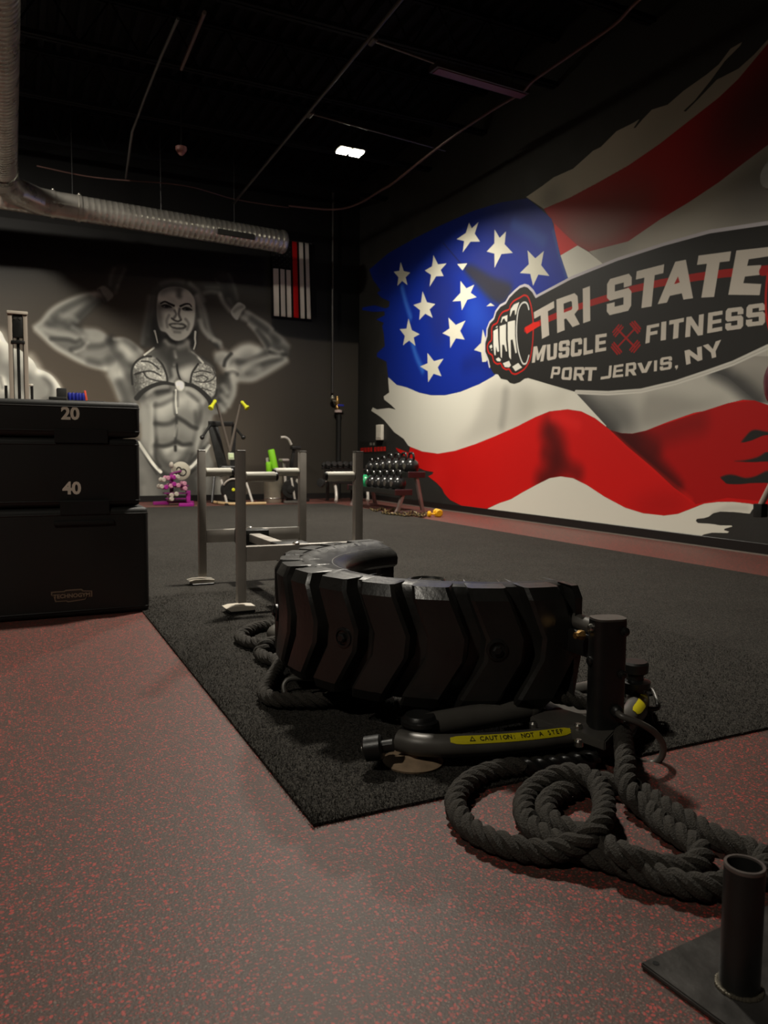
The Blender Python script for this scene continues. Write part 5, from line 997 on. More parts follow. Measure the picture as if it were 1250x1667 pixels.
# ================================================================ behind the boxes: cable column and shelf things
CYY = 8.0
M_LIGHTCOL = mat('pale_column_paint', s2l((176, 164, 150)), .45, .1)
a, c = on_y(12, 508, CYY), on_y(44, 512, CYY); xl, xr, zt = a[0], c[0], (a[2]+c[2])/2
cc = thing('cable_column', 'pale twin-rail cable column with a black pulley, standing behind the plyo boxes', 'gym machine', ((xl+xr)/2, CYY, 0))
for x in (xl+.018, xr-.018):
    bm = BM(); box(bm, (x, CYY, zt/2), (.036, .07, zt-.02), None, .006); finish(bm, 'rail', M_LIGHTCOL, cc, 30)
    bm = BM(); box(bm, (x+(.021 if x < (xl+xr)/2 else -.021), CYY+.01, zt/2), (.008, .05, zt-.06), None); finish(bm, 'rail_slot', M_BLKMETAL, cc, 0)
bm = BM(); box(bm, ((xl+xr)/2, CYY, zt), (xr-xl+.012, .11, .028), None, .008); finish(bm, 'top_cap', mat('pale_cap', s2l((210, 200, 184)), .45), cc, 30)
bm = BM(); box(bm, ((xl+xr)/2, CYY, .03), (.34, .5, .06), None, .01); finish(bm, 'base', M_BLKMETAL, cc, 30)
zz = on_y(28, 530, CYY)[2]
bm = BM(); box(bm, ((xl+xr)/2, CYY, zz), (.085, .06, .23), None, .012); pu = finish(bm, 'pulley_block', M_BLKMETAL, cc, 30)
for dx in (-.022, .022):
    bm = BM(); lathe(bm, [(.014, 0), (.012, .006)], ((xl+xr)/2+dx, CYY-.03, zz+.06), (0, -1, 0), 12); finish(bm, 'pulley_bolt', M_STEEL, pu)
bm = BM(); box(bm, ((xl+xr)/2, CYY-.01, zz-.155), (.115, .07, .03), None, .006); finish(bm, 'carriage', M_BLKMETAL, cc, 30)
bm = BM(); cyl(bm, ((xl+xr)/2, CYY, .1), ((xl+xr)/2, CYY, zz-.1), .014, n=10); finish(bm, 'cable_rod', M_BLKMETAL, cc)
for px, lab in ((10, 'left'), (52, 'right')):                  # short stack pegs at its sides
    q = on_y(px, 640, CYY); bm = BM(); cyl(bm, (q[0], CYY, .05), (q[0], CYY, q[2]+.07), .013, n=12); pg = finish(bm, 'guide_post', M_BLKMETAL, cc)
    if px == 52:
        bm = BM(); lathe(bm, [(.022, 0), (.024, .01), (.018, .02)], (q[0]-.01, CYY, q[2]+.065), (0, 0, 1), 12); finish(bm, 'guide_knob', M_WHITE, pg)
SY = 7.1; M_BLUE = mat('blue_band', s2l((34, 44, 150)), .5)
q0, q1 = on_y(80, 648, SY), on_y(165, 650, SY); zsh = on_y(118, 652, SY)[2]
sh = thing('storage_rack', 'black storage rack standing hidden behind the plyo boxes', 'rack', ((q0[0]+q1[0])/2, SY+.12, 0))
for x in (q0[0], q1[0]):
    for dy in (0, .3): bm = BM(); box(bm, (x, SY+dy-.03, zsh/2), (.035, .035, zsh), None, .004, 1); finish(bm, 'upright', M_BLKMETAL, sh, 30)
for z in (zsh-.012, zsh-.5, .25): bm = BM(); box(bm, ((q0[0]+q1[0])/2, SY+.12, z), (q1[0]-q0[0]+.05, .38, .022), None, .004, 1); finish(bm, 'shelf', M_BLKMETAL, sh, 30)
a, c = on_y(92, 632, SY), on_y(108, 650, SY)
t = thing('storage_caddy', 'small black box standing on the rack beside the blue bands', 'box', ((a[0]+c[0])/2, SY, zsh))
bm = BM(); box(bm, ((a[0]+c[0])/2, SY, (a[2]+zsh)/2), (c[0]-a[0], .12, a[2]-zsh-.001), None, .006); finish(bm, 'body', M_FOAM, t, 30)
bm = BM(); box(bm, ((a[0]+c[0])/2-.03, SY, zsh+.012), (c[0]-a[0]+.06, .14, .022), None, .004); finish(bm, 'tray', M_FOAM, t, 30)
for k, px in enumerate((113, 119, 125, 130, 135)):              # blue rolled bands in a row
    q = on_y(px, 645, SY); bm = BM(); lathe(bm, [(.014, 0), (.0165, .004), (.0165, .058), (.014, .063)], (q[0], SY, zsh), (0, 0, 1), 14); lathe(bm, [(.006, 0), (.007, .006)], (q[0], SY, zsh+.063), (0, 0, 1), 8)
    tag(finish(bm, 'rolled_band', M_BLUE, None, 40), ('blue rolled band nearest the small black box', 'second blue rolled band from the black box', 'middle one of the five blue rolled bands', 'fourth blue rolled band from the black box', 'blue rolled band next to the orange one')[k], 'band', 'rolled bands on the rack')
q = on_y(141, 650, SY); r2 = on_y(138, 640, SY)
bm = BM(); bar(bm, (q[0], SY, zsh+.003), (r2[0], SY, zsh+.088), .02, .016, .004); tag(finish(bm, 'orange_band', mat('orange_band', s2l((236, 92, 66)), .5), None, 30), 'orange band leaning at the end of the blue ones', 'band')
# ================================================================ along the back wall
BYO = 13.3
def W(x, y, Y=BYO): return Vector(on_y(x, y, Y))
# pink rack of small weights
M_PINK = mat('magenta_paint', s2l((150, 34, 128)), .4); M_PINKD = mat('dark_magenta', s2l((110, 20, 96)), .45); M_PALE = mat('pale_pink_vinyl', s2l((186, 128, 150)), .45); M_OFF = mat('off_white_vinyl', s2l((176, 168, 156)), .45)
pk = thing('weight_tree', 'magenta weight tree on skids before the painted figure', 'rack', (W(290, 818).x, BYO, 0))
for (x0, x1, y, Y) in ((249, 275, 819, 13.3), (291, 315, 817, 13.3), (291, 315, 825, 12.75)):
    bm = BM(); p, q = W(x0, y, Y), W(x1, y, Y); bar(bm, (p.x, Y, .035), (q.x, Y, .035), .06, .055, .01); finish(bm, 'skid', M_PINK, pk, 30)
bm = BM(); bar(bm, (W(262, 819).x, BYO, .05), (W(306, 819).x, BYO, .05), .05, .04, .006); bar(bm, (W(303, 819).x, 12.75, .04), (W(303, 819).x, 13.35, .04), .05, .04, .006); finish(bm, 'base_bar', M_PINKD, pk, 30)
bm = BM(); p = W(279, 770); bar(bm, (p.x, BYO, .03), (p.x, BYO, p.z), .06, .06, .008); finish(bm, 'mast', M_PINKD, pk, 30)
bm = BM(); p = W(304, 798); bar(bm, (p.x, BYO-.1, .03), (p.x, BYO-.1, p.z), .07, .07, .008); finish(bm, 'mast', M_PINK, pk, 30)
bm = BM(); ball(bm, W(279, 757), .04, (1, 1, 1.35), 14, 8); finish(bm, 'mast_knob', M_OFF, pk)
for y, x0, x1 in ((785, 262, 304), (797, 264, 303), (806, 268, 300)):
    bm = BM(); p, q = W(x0, y), W(x1, y); bar(bm, (p.x, BYO-.10, p.z-.055), (q.x, BYO-.10, q.z-.055), .13, .02, .004); finish(bm, 'rack_shelf', M_PINKD, pk, 30)
p = W(296, 767)
pd = thing('weight_plate', 'large round cream plate with a dark curl, leaning on the magenta weight tree', 'weight plate', (p.x, BYO+.09, p.z))
bm = BM(); lathe(bm, [(.02, -.02), (.15, -.02), (.16, -.012), (.16, .012), (.15, .02), (.02, .02)], (p.x, BYO+.09, p.z), (0, -1, 0), 36); finish(bm, 'disc', mat('cream_plate', s2l((176, 171, 154)), .5), pd, 40)
bm = BM(); tube(bm, catmull([(p.x+dx, BYO+.068, p.z+dz) for dx, dz in ((-.075, .03), (-.05, .065), (-.01, .055), (0, .02), (.03, .035), (.07, .02), (.085, -.03), (.04, -.075), (-.03, -.06), (-.09, -.05))], 5), .010, 8); finish(bm, 'curl_mark', M_INK, pd)
bm = BM(); cyl(bm, (p.x, BYO+.05, p.z), (p.x-.18, BYO+.0, p.z-.04), .018, n=10); finish(bm, 'plate_peg', M_PINKD, pk)
def dumbbell(name, label, cat, c, ax, L, r, m, mh, group, hexed=True, n=6):
    t = thing(name, label, cat, c, group); c = Vector(c); ax = Vector(ax).normalized()
    bm = BM(); cyl(bm, c-ax*L*.32, c+ax*L*.32, r*.32, n=10); finish(bm, 'handle', mh, t)
    for s in (-1, 1): bm = BM(); lathe(bm, [(r*.75, 0), (r, r*.25), (r, L*.3-r*.25), (r*.75, L*.3)], c+ax*s*L*.2 if s > 0 else c-ax*L*.5, ax, n, True, True); finish(bm, 'head', m, t, 20)
    return t
spots = [(264, 781, 'w'), (271, 778, 'p'), (281, 777, 'm'), (287, 776, 'w'), (298, 787, 'p'), (268, 793, 'm'), (276, 791, 'p'), (281, 788, 'm'), (288, 790, 'p'), (299, 795, 'p'), (261, 792, 'w'), (277, 806, 'w'), (285, 804, 'w'), (277, 812, 'w')]
side = ['left end', 'second from left', 'third from left', 'right of the mast', 'right end']
for k, (x, y, cc_) in enumerate(spots):
    p = W(x, y, BYO-.135); nm = {'w': 'white', 'p': 'pale pink', 'm': 'magenta'}[cc_]; tier = 'top tier' if y < 785.5 else ('middle tier' if y < 800 else 'lowest tier')
    dumbbell('small_dumbbell', f'{nm} small dumbbell on the {tier} of the magenta tree, ' + ['leftmost', 'left of mast', 'at the mast', 'right of mast', 'below the plate rim', 'far left', 'beneath the mast', 'centre', 'right of centre', 'rightmost', 'outermost at left', 'left one of two', 'right one of two', 'hanging lowest'][k], 'dumbbell', (p.x, BYO-.135, p.z), (.25, -1, 0), .15, .04, {'w': M_OFF, 'p': M_PALE, 'm': M_PINK}[cc_], M_STEEL, 'small dumbbells on the magenta tree', True, 8)
# arm-driven cardio machine
sk = thing('arm_trainer', 'black cardio machine with two tall arms and yellow grips, before the painted figure', 'gym machine', (W(378, 822).x, BYO, 0))
M_ARM = mat('grey_tube', s2l((112, 104, 96)), .4, .3)
j = W(373, 735)
for (tx, ty, gx, gy, gx2, gy2) in ((353, 657, 350, 653, 343, 664), (391, 658, 394, 655, 402, 664)):
    top = W(tx, ty, BYO-.1); bm = BM(); cyl(bm, j+Vector((0, -.05, 0)), top, .026, .02, 12); am = finish(bm, 'swing_arm', M_ARM, sk)
    g, h = W(gx, gy, BYO-.12), W(gx2, gy2, BYO-.2)
    bm = BM(); d = (h-g); L = d.length; lathe(bm, [(.02, -.02), (.032, .0), (.027, L*.3), (.03, L*.7), (.048, L*.95), (.045, L+.015)], g, d, 14); finish(bm, 'grip', M_YELG, am, 40)
bm = BM(); p, q = W(341, 689), W(382, 690); bar(bm, (p.x, BYO+.1, p.z), (q.x, BYO+.1, q.z), .05, .085, .01); finish(bm, 'crossbar', M_BLKMETAL, sk, 30)
bm = BM(); bar(bm, W(346, 692, BYO+.12), W(366, 775, BYO+.05), .05, .17, .01); finish(bm, 'mast_panel', M_BLKMETAL, sk, 30)
bm = BM(); bar(bm, W(381, 690, BYO+.12), W(377, 790, BYO+.05), .05, .08, .01); finish(bm, 'mast_panel', M_BLKMETAL, sk, 30)
for (ax_, ay, bx_, by) in ((342, 692, 329, 712), (384, 698, 396, 712)):
    bm = BM(); cyl(bm, W(ax_, ay, BYO+.08), W(bx_, by, BYO-.1), .022, n=10); ball(bm, W(bx_, by, BYO-.1), .04, (1, 1, 1), 10, 8); finish(bm, 'side_handle', M_BLKMETAL, sk)
bm = BM(); p = W(376, 743, BYO-.14); box(bm, p, (.105, .04, .125), Matrix.Rotation(-.25, 3, 'X'), .015); mn = finish(bm, 'monitor', mat('pale_monitor', s2l((176, 186, 156)), .4), sk, 30)
bm = BM(); box(bm, p+Vector((0, -.025, .01)), (.075, .006, .07), Matrix.Rotation(-.25, 3, 'X')); finish(bm, 'screen', mat('green_screen', s2l((190, 205, 160)), .3), mn, 0)
bm = BM(); box(bm, W(371, 765, BYO-.02), (.30, .2, .16), None, .04, 3); finish(bm, 'console_shroud', M_BLKMETAL, sk, 40)
p = W(378, 797, BYO-.15)
bm = BM(); lathe(bm, [(.05, -.06), (.19, -.05), (.20, -.03), (.20, .05), (.18, .07), (.05, .075)], p, (0, -1, 0), 32); fw = finish(bm, 'flywheel_cage', M_BLKMETAL, sk, 40)
bm = BM(); tube(bm, [p+Vector((math.cos(a)*.185, -.075, math.sin(a)*.185)) for a in [math.radians(25+130*k/14) for k in range(15)]], .018, 8); finish(bm, 'cage_rim', mat('rim_grey', s2l((150, 142, 134)), .35, .4), fw)
bm = BM(); lathe(bm, [(.03, 0), (.022, .01)], p+Vector((0, -.075, 0)), (0, -1, 0), 14); finish(bm, 'hub_cap', M_YELG, fw)
for (ax_, ay, bx_, by, m) in ((360, 781, 369, 819, M_SILVER), (401, 786, 411, 819, M_SILVER), (349, 775, 345, 818, M_BLKMETAL), (388, 770, 392, 800, M_BLKMETAL)):
    bm = BM(); q = W(bx_, by, BYO-.25); q.z = .04; cyl(bm, W(ax_, ay, BYO-.1), q, .022, n=10); finish(bm, 'leg', m, sk)
bm = BM(); bx = lambda x, dy: Vector((W(x, 820).x, BYO+dy, .028))
tube(bm, catmull([bx(349, .15), bx(352, -.1), bx(362, -.42), bx(375, -.48), bx(400, -.48), bx(420, -.48)], 5), .026, 10); finish(bm, 'base_runner', mat('tan_runner', s2l((188, 160, 118)), .5), sk)
bm = BM(); box(bm, (W(378, 820).x, BYO-.1, .02), (.45, .7, .036), None, .01); finish(bm, 'base_plate', M_BLKMETAL, sk, 30)
# bin with foam rollers
BN = 13.35; p = W(445.5, 800, BN)
bn = thing('steel_bin', 'round steel bin holding bright green foam rollers, by the back wall', 'bin', (p.x, BN, 0))
rb = (W(461, 790, BN).x-W(430, 790, BN).x)/2; zb = W(445, 771, BN).z
bm = BM(); lathe(bm, [(rb*.9, .0), (rb*.95, .02), (rb*.97, .06), (rb, zb-.02), (rb*1.03, zb-.01), (rb*1.03, zb), (rb*.95, zb), (rb*.92, zb-.03), (rb*.9, .03)], (p.x, BN, 0), (0, 0, 1), 32, True, True); finish(bm, 'bin_body', mat('bin_steel', s2l((168, 162, 146)), .32, .7, var=.1), bn, 40)
bm = BM(); lathe(bm, [(rb*.985, .07), (rb*1.0, .075), (rb*1.0, .085), (rb*.985, .09)], (p.x, BN, 0), (0, 0, 1), 32, False, False); finish(bm, 'bin_band', M_STEEL, bn)
M_GRN = mat('bright_green_foam', s2l((128, 200, 28)), .6, bump=.2, bscale=120)
def roller(x0, y0, x1, y1, r, lab, Y, m=M_GRN):
    a, c = W(x0, y0, Y), W(x1, y1, Y); d = (c-a).normalized(); a = c-d*max((c-a).length, .75) if r > .05 else a
    if a.z < .04: a = c-d*((c.z-.04)/d.z)
    bm = BM(); L = (c-a).length; lathe(bm, [(r*.8, 0), (r, .02), (r, L-.02), (r*.86, L), (r*.45, L), (r*.42, L-.02)], a, d, 22); return tag(finish(bm, 'foam_roller', m, None, 40), lab, 'foam roller', 'foam rollers in the bin')
roller(449, 770, 441, 732, .062, 'taller bright green foam roller leaning in the steel bin', BN-.02)
roller(438, 770, 437, 752, .05, 'shorter green foam roller at the left of the steel bin', BN-.03)
roller(438, 770, 435, 745, .028, 'slim pale roller standing behind the short green one', BN+.09, M_WHITE)
# upright bike
BK = 13.2
bk = thing('exercise_bike', 'black upright exercise bike with a curved handlebar, right of the steel bin', 'exercise bike', (W(476, 826, BK).x, BK, 0))
B = lambda x, y, dy=0: W(x, y, BK+dy)
bm = BM(); tube(bm, catmull([B(457, 712), B(464, 712), B(470, 716), B(474, 724)], 5), .024, 10); finish(bm, 'handlebar', M_SILVER, bk)
bm = BM(); box(bm, B(481, 729), (.17, .16, .06), None, .02); finish(bm, 'console', M_BLKMETAL, bk, 30)
bm = BM(); bar(bm, B(479, 730), B(473, 765), .05, .06, .01); finish(bm, 'head_tube', M_BLKMETAL, bk, 30)
bm = BM(); box(bm, B(462, 749), (.13, .24, .05), None, .02, 3); st = finish(bm, 'saddle', mat('saddle_grey', s2l((140, 132, 126)), .45), bk, 40)
bm = BM(); cyl(bm, B(462, 752), B(465, 790), .025, n=10); finish(bm, 'seat_post', M_SILVER, bk)
bm = BM(); bar(bm, B(473, 762), B(466, 800), .07, .08, .012); bar(bm, B(462, 800), B(486, 802), .06, .08, .012); finish(bm, 'frame', M_BLKMETAL, bk, 30)
bm = BM(); lathe(bm, [(.04, -.04), (.16, -.03), (.17, 0), (.16, .03), (.04, .04)], (B(471, 803).x, BK-.06, .25), (0, -1, 0), 28); finish(bm, 'flywheel', M_BLKMETAL, bk, 40)
bm = BM(); lathe(bm, [(.06, 0), (.07, .012), (.02, .02)], (B(470, 800).x, BK-.1, .25), (0, -1, 0), 18); finish(bm, 'crank', M_BLKMETAL, bk, 40)
bm = BM(); a = B(474, 778, -.08); q = Vector((B(477, 822).x, BK-.1, .05)); bar(bm, a, q, .035, .035, .006); finish(bm, 'front_fork', M_SILVER, bk, 30)
bm = BM(); a = B(484, 780, -.02); q = Vector((B(482, 800).x, BK, .3)); bar(bm, a, q, .04, .04, .006); finish(bm, 'frame_strut', M_SILVER, bk, 30)
for dy, x0, x1 in ((-.25, 462, 488), (.25, 466, 503)):
    bm = BM(); a, c = W(x0, 825, BK+dy), W(x1, 825, BK+dy); bar(bm, (a.x, BK+dy, .03), (c.x, BK+dy, .03), .06, .05, .01); finish(bm, 'floor_bar', M_GREYMETAL if dy < 0 else M_BLKMETAL, bk, 30)
bm = BM(); bar(bm, (B(476, 826).x, BK-.25, .05), (B(476, 826).x, BK+.25, .05), .06, .05, .01); finish(bm, 'base_beam', M_BLKMETAL, bk, 30)
# sprinkler riser and valve in the corner
RX, RY = W(551, 730, 14.08).x, 14.08; R = lambda x, y: Vector((W(x, y, RY).x, RY, W(x, y, RY).z))
rs = thing('sprinkler_riser', 'dark sprinkler riser pipe with a brass valve, in the far right corner', 'pipe', (RX, RY, 0))
bm = BM(); cyl(bm, (RX, RY, .0), (RX, RY, R(551, 675).z), .05, n=18); finish(bm, 'lower_pipe', M_BLKMETAL, rs)
bm = BM(); q = R(541, 640); cyl(bm, (q.x, RY, q.z), (q.x, RY, 5.9), .022, n=12); finish(bm, 'upper_pipe', M_COND, rs)
bm = BM(); lathe(bm, [(.05, 0), (.075, .01), (.075, .05), (.05, .06)], (RX-.01, RY, R(548, 672).z), (0, 0, 1), 20); finish(bm, 'flange', mat('pale_flange', s2l((190, 170, 164)), .45), rs, 30)
bm = BM(); a, c = R(548, 666), R(546, 645); lathe(bm, [(.03, 0), (.045, .03), (.03, .08), (.05, .12), (.035, .18), (.02, (c-a).length)], (RX-.03, RY, a.z), (0, 0, 1), 14); finish(bm, 'valve_body', M_BRASS, rs, 40)
bm = BM(); tube(bm, [(RX-.03, RY, R(545, 654).z), (q.x, RY-.02, R(541, 652).z), (q.x, RY, R(541, 644).z)], .02, 10); ball(bm, (q.x-.01, RY-.03, R(538, 648).z), .04, (1, 1, 1), 12, 8); finish(bm, 'elbow_fitting', mat('pale_fitting', s2l((160, 156, 140)), .4, .5), rs)
bm = BM(); p = R(551, 660); box(bm, (p.x+.02, RY-.06, p.z), (.13, .03, .035), None, .008); finish(bm, 'valve_lever', M_BLUE, rs, 30)
# hanging flag
FY = 14.12; cvf = Canvas(0, 1, 0, 1, .0033, None, (.020, .020, .020))
for k, (x0, x1) in enumerate(((.04, .165), (.21, .325), (.37, .475), (.53, .655), (.71, .81), (.865, .965))):
    y1 = .62 if k < 3 else 1.
    cvf.fill([(x0, 0), (x1, 0), (x1, y1), (x0, y1)], (.74, .03, .03) if k == 3 else (.80, .77, .72), sm=False)
for i in range(7):
    for j_ in range(5):
        cx_, cy_ = .06+.075*i*.9, .66+.065*j_+(.03 if i % 2 else 0); cvf.fill([(cx_+.016*math.cos(PI/2+k*PI/5)*(1 if k % 2 == 0 else .42), cy_+.012*math.sin(PI/2+k*PI/5)*(1 if k % 2 == 0 else .42)) for k in range(10)], (.30, .30, .30), sm=False)
mfl = image_mat('flag_cloth', cvf.image('flag_print'), .85)
tl, tr, br, bl = [W(x, y, FY) for x, y in ((441, 389), (504, 397), (507.5, 520), (443, 514))]
fg_ = thing('hanging_flag', 'black and white striped flag with one red stripe, hanging below the duct end', 'flag', (tl.x, FY, bl.z))
bm = BM(); uvl = bm.loops.layers.uv.new('UVMap'); NX, NZ = 24, 20; g = []
for i in range(NX+1):
    col = []
    for j_ in range(NZ+1):
        u_, v_ = i/NX, j_/NZ; p = (bl*(1-u_)+br*u_)*(1-v_)+(tl*(1-u_)+tr*u_)*v_; p.y = FY-.02+.012*math.sin(u_*19+v_*1.5)*(1.1-v_*.6); col.append(bm.verts.new(p))
    g.append(col)
for i in range(NX):
    for j_ in range(NZ):
        f = bm.faces.new((g[i][j_], g[i+1][j_], g[i+1][j_+1], g[i][j_+1]))
        for l, (a, b_) in zip(f.loops, ((i, j_), (i+1, j_), (i+1, j_+1), (i, j_+1))): l[uvl].uv = (a/NX, b_/NZ)
cl = finish(bm, 'flag_cloth', mfl, fg_, 60, recalc=False); md = cl.modifiers.new('thick', 'SOLIDIFY'); md.thickness = .003
bm = BM(); cyl(bm, tl+Vector((-.05, .02, .01)), tr+Vector((.05, .02, .01)), .012, n=10); finish(bm, 'flag_rod', M_COND, fg_)
# white wall box and dispensers on the right wall
p = Vector(on_x(619, 704, WALL_X-.02)); 
t = thing('wall_box', 'small white box fixed to the black right wall beside the flag painting', 'wall box', (WALL_X, p.y, p.z))
hz = on_x(619, 692, WALL_X)[2]-on_x(619, 717, WALL_X)[2]; wy = abs(on_x(614, 704, WALL_X)[1]-on_x(624.5, 704, WALL_X)[1])
bm = BM(); box(bm, (WALL_X-.03, p.y, p.z), (.056, wy*.85, hz), None, .012, 3); finish(bm, 'casing', M_WHITE, t, 40)
bm = BM(); box(bm, (WALL_X-.06, p.y, p.z-hz*.2), (.006, wy*.6, hz*.3), None, .002, 1); finish(bm, 'cover_panel', M_WHITE, t, 30)
# ================================================================ weight racks in the far corner
M_MAROON = mat('maroon_tray', s2l((58, 18, 22)), .45); M_LEG = mat('rack_leg_grey', s2l((150, 132, 128)), .4, .3)
def rack(name, label, y0, y1, tiers, legx, legm):
    """rack standing parallel to the right wall between y0 (near) and y1 (far)"""
    t = thing(name, label, 'rack', ((legx[0]+legx[1])/2, (y0+y1)/2, 0))
    for (x, z, w) in tiers:
        bm = BM(); box(bm, (x, (y0+y1)/2, z-.03), (w, y1-y0, .05), None, .006, 1); box(bm, (x-w/2+.008, (y0+y1)/2, z+.005), (.016, y1-y0, .04), None, .004, 1); finish(bm, 'tray', M_BLKMETAL, t, 30)
        for y in (y0-.012, y1+.012): bm = BM(); box(bm, (x, y, z-.015), (w+.03, .03, .09), None, .006, 1); finish(bm, 'tray_end', M_MAROON, t, 30)
    for y in (y0+.04, y1-.04):
        (xa, za, _), (xb, zb_, _) = tiers[0], tiers[1]
        bm = BM(); bar(bm, (legx[1], y, .02), (xb+.02, y, zb_-.04), .06, .05, .008); finish(bm, 'leg', legm, t, 30)
        bm = BM(); bar(bm, (legx[0], y, .02), (xa+.02, y, za-.04), .06, .05, .008); finish(bm, 'leg', legm, t, 30)
        bm = BM(); bar(bm, (legx[0]-.03, y, .022), (legx[1]+.03, y, .022), .06, .036, .006); finish(bm, 'foot_bar', legm, t, 30)
    return t
def kettlebell(name, label, c, r, m, group, rz=0.):
    t = thing(name, label, 'kettlebell', c, group); c = Vector(c); b = c+Vector((0, 0, r*.92))
    bm = BM(); lathe(bm, [(r*.55, -r*.92), (r*.8, -r*.72), (r*.97, -r*.25), (r, 0), (r*.95, r*.32), (r*.75, r*.66), (r*.4, r*.92), (.002, r)], b, (0, 0, 1), 20); finish(bm, 'bell', m, t, 50)
    d = Vector((math.cos(rz), math.sin(rz), 0)); bm = BM()
    tube(bm, catmull([b+d*-r*.55+Vector((0, 0, r*.7)), b+d*-r*.68+Vector((0, 0, r*1.15)), b+d*-r*.45+Vector((0, 0, r*1.6)), b+Vector((0, 0, r*1.68)), b+d*r*.45+Vector((0, 0, r*1.6)), b+d*r*.68+Vector((0, 0, r*1.15)), b+d*r*.55+Vector((0, 0, r*.7))], 4), r*.15, 8); finish(bm, 'kettlebell_handle', M_KB, t)
    bm = BM(); cyl(bm, b+Vector((-r*.96, -.0, 0)), b+Vector((-r*1.02, 0, 0)), r*.36, n=16); finish(bm, 'weight_badge', M_KBH, t)
    return t
M_KB = mat('gloss_black_iron', s2l((34, 34, 34)), .22); M_KBH = mat('bare_handle_steel', s2l((120, 114, 108)), .3, .7); M_KBG = mat('green_iron', s2l((38, 150, 96)), .3)
KX = (5.22, 5.66); ka, kb = 10.35, 12.15
rack('kettlebell_rack', 'two-tier rack of kettlebells on splayed grey legs, along the right wall', ka, kb, [(5.30, .335, .26), (5.52, .60, .26)], KX, M_LEG)
lo_l = ['nearest black kettlebell on the lower tier', 'second black kettlebell from the near end, lower tier', 'third black kettlebell from the near end, lower tier', 'fourth black kettlebell from the near end, lower tier', 'fifth black kettlebell on the lower tier, beside the green one', 'bright green kettlebell on the lower rack tier', 'black kettlebell beyond the green one, lower tier']
for k, y in enumerate((10.52, 10.75, 10.98, 11.22, 11.46, 11.72, 11.98)):
    kettlebell('kettlebell', lo_l[k], (5.30, y, .331), (.122, .120, .116, .112, .11, .115, .095)[k], M_KBG if k == 5 else M_KB, 'kettlebells on the lower tier', PI/2)
up_l = ['nearest black kettlebell on the top tier', 'second black kettlebell from the near end, top tier', 'third black kettlebell from the near end, top tier', 'fourth black kettlebell from the near end, top tier', 'fifth black kettlebell from the near end, top tier', 'sixth black kettlebell from the near end, top tier', 'farthest black kettlebell on the top tier']
for k, y in enumerate((10.52, 10.77, 11.02, 11.27, 11.52, 11.76, 12.0)):
    kettlebell('kettlebell', up_l[k], (5.52, y, .596), (.122, .122, .118, .115, .10, .09, .085)[k], M_KB, 'kettlebells on the top tier', PI/2)
DYR = 13.25; dx0, dx1 = W(529, 790, DYR).x, 6.0
dr = thing('dumbbell_rack', 'two-tier dumbbell rack on curved silver legs, in the far corner', 'rack', ((dx0+dx1)/2, DYR, 0))
for z, dy in ((.40, -.12), (.62, .10)):
    for o in (-.07, .07): bm = BM(); box(bm, ((dx0+dx1)/2, DYR+dy+o, z-.02+(o*.25)), (dx1-dx0, .03, .04), None, .006, 1); finish(bm, 'rail', M_BLKMETAL, dr, 30)
for x in (dx0+.12, dx0+.62, dx1-.08):
    bm = BM(); bar(bm, (x, DYR+.18, .02), (x, DYR+.16, .64), .05, .05, .006); finish(bm, 'rack_post', M_BLKMETAL, dr, 30)
    bm = BM(); tube(bm, catmull([(x+.0, DYR-.12, .40), (x+.02, DYR-.18, .26), (x+.0, DYR-.26, .10), (x-.05, DYR-.36, .028)], 5), .028, 10); finish(bm, 'curved_leg', M_SILVER, dr)
    bm = BM(); bar(bm, (x, DYR-.15, .36), (x, DYR+.17, .40), .04, .04, .004); bar(bm, (x, DYR+.0, .60), (x, DYR+.17, .61), .04, .04, .004); finish(bm, 'bracket', M_BLKMETAL, dr, 30)
M_DB = mat('black_dumbbell_rubber', s2l((40, 40, 40)), .4)
nd = int((dx1-dx0-.1)/.118)
for tier, (z, dy) in enumerate(((.40, -.12), (.62, .10))):
    for k in range(nd):
        x = dx0+.06+k*.118
        if k == 0: base = dumbbell('dumbbell', 'x', 'dumbbell', (x, DYR+dy, z+.066), (0, -1, .12), .25, .055, M_DB, M_STEEL, 'dumbbells on the corner rack', True, 6)
        else: base = dup(base, (x, DYR+dy, z+.066))
        base['label'] = f'black hex dumbbell on the {("lower", "upper")[tier]} tier of the corner rack, ' + ('leftmost' if k == 0 else 'rightmost' if k == nd-1 else f'{("second", "third", "fourth", "fifth", "sixth", "seventh", "eighth", "ninth", "tenth", "eleventh")[k-1]} from the left')
p = W(522, 786, DYR-.1)
wp_ = thing('rack_bumper', 'round black weight on the left end of the dumbbell rack', 'weight', (p.x, DYR-.12, p.z))
bm = BM(); lathe(bm, [(.03, -.04), (.075, -.035), (.085, 0), (.075, .035), (.03, .04)], (p.x, DYR-.12, p.z), (-1, -.6, 0), 20); finish(bm, 'disc', M_DB, wp_, 40)
bm = BM(); cyl(bm, (p.x, DYR-.12, p.z), (dx0+.02, DYR-.12, .40), .015, n=8); finish(bm, 'peg', M_STEEL, wp_)
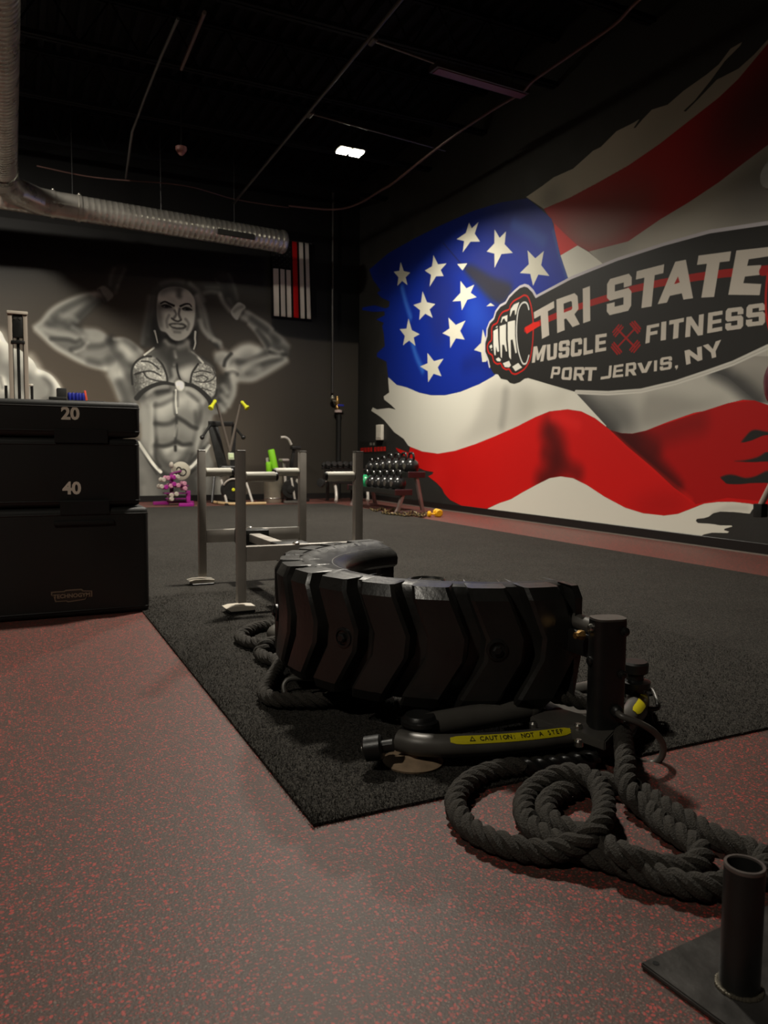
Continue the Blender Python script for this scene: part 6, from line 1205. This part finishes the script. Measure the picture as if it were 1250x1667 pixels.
# chain and yellow dumbbell on the floor strip
ch = thing('floor_chain', 'speckled tan and black chain strewn on the floor before the kettlebell rack', 'chain', (5.3, 11.4, 0))
cp = catmull([Vector(on_z(x, y, .018)) for x, y in ((603, 829), (612, 832), (622, 828), (630, 833), (640, 829), (647, 835), (654, 831), (662, 837), (672, 833), (682, 838), (694, 836), (688, 841), (674, 839), (660, 840), (646, 838), (632, 837), (622, 835))], 14)
links = BM(); links2 = BM()
for i in range(0, len(cp)-1, 1):
    d = (cp[i+1]-cp[i]); c = cp[i]; L = max(d.length*.62, .018); d.normalize(); s = Vector((-d.y, d.x, 0)) if i % 2 else Vector((0, 0, 1)); w_ = .016
    tube(links if i % 3 else links2, [c+d*L*math.cos(a)+s*w_*math.sin(a)+Vector((0, 0, .006)) for a in [2*PI*k/8 for k in range(8)]], .0065, 5, True)
o = finish(links, 'chain_links', mat('dark_chain', s2l((60, 54, 42)), .4, .5), ch, 40); o['kind'] = 'stuff'
o = finish(links2, 'chain_links', mat('tan_chain', s2l((150, 128, 84)), .4, .4), ch, 40); o['kind'] = 'stuff'
M_YW = mat('yellow_vinyl', s2l((236, 178, 24)), .4)
p = Vector(on_z(704, 842, 0)); dumbbell('yellow_dumbbell', 'yellow vinyl dumbbell lying left, on the red floor by the rack', 'dumbbell', (p.x+.02, p.y+.02, .044), (.9, -.3, 0), .16, .043, M_YW, M_YW, 'yellow dumbbells on the floor', False, 12)
p = Vector(on_z(713, 842, 0)); dumbbell('yellow_dumbbell', 'yellow vinyl dumbbell at right, standing closer to the wall', 'dumbbell', (p.x+.03, p.y+.06, .058), (.25, 1, 0), .17, .057, M_YW, M_YW, 'yellow dumbbells on the floor', False, 12)
# ================================================================ machine at the right edge, only its end in view
EX = 5.86
E_ = lambda x, y: Vector(on_x(x, y, EX))
em = thing('lever_machine', 'machine at the right picture edge, showing a pale lever arm with a black rubber end', 'gym machine', (E_(1375, 900).x, E_(1375, 900).y, 0))
b0 = E_(1375, 900)
bm = BM(); box(bm, (EX, b0.y, 1.95), (.10, .10, 3.86), None, .012); finish(bm, 'upright', M_BLKMETAL, em, 30)
bm = BM(); box(bm, (EX, b0.y, .03), (.5, .3, .06), None, .012); finish(bm, 'base', M_BLKMETAL, em, 30)
a, c = E_(1239, 821), E_(1300, 700)
bm = BM(); cyl(bm, a, c, .026, n=14); cyl(bm, c, (EX, b0.y, c.z+.05), .03, n=14); finish(bm, 'lever_arm', mat('pale_arm', s2l((176, 160, 150)), .4, .2), em)
d = (c-a).normalized()
bm = BM(); bar(bm, E_(1238, 820), E_(1237.5, 842), .085, .085, .008); finish(bm, 'rubber_end', M_BLKMETAL, em, 30)
p = E_(1283, 622)
bm = BM(); ball(bm, p, .19, (1, 1, 1.35), 24, 16); finish(bm, 'padded_bag', mat('dark_plum_vinyl', s2l((84, 34, 46)), .3), em)
bm = BM(); cyl(bm, p+Vector((0, 0, .2)), (EX, p.y, 3.45), .012, n=8); finish(bm, 'cable', M_BLKMETAL, em)
p = E_(1266, 284)
bm = BM(); lathe(bm, [(.04, -.04), (.12, -.035), (.13, -.02), (.11, 0), (.13, .02), (.12, .035), (.04, .04)], (EX-.03, p.y, p.z), (-1, 0, 0), 28); finish(bm, 'pulley_wheel', M_GREYMETAL, em, 40)
bm = BM(); bar(bm, (EX, p.y, p.z), (EX, b0.y, p.z+.1), .07, .07, .01); finish(bm, 'top_arm', M_BLKMETAL, em, 30)
for ob in list(bpy.data.objects):
    if ob.name == 'tmp': bpy.data.objects.remove(ob)
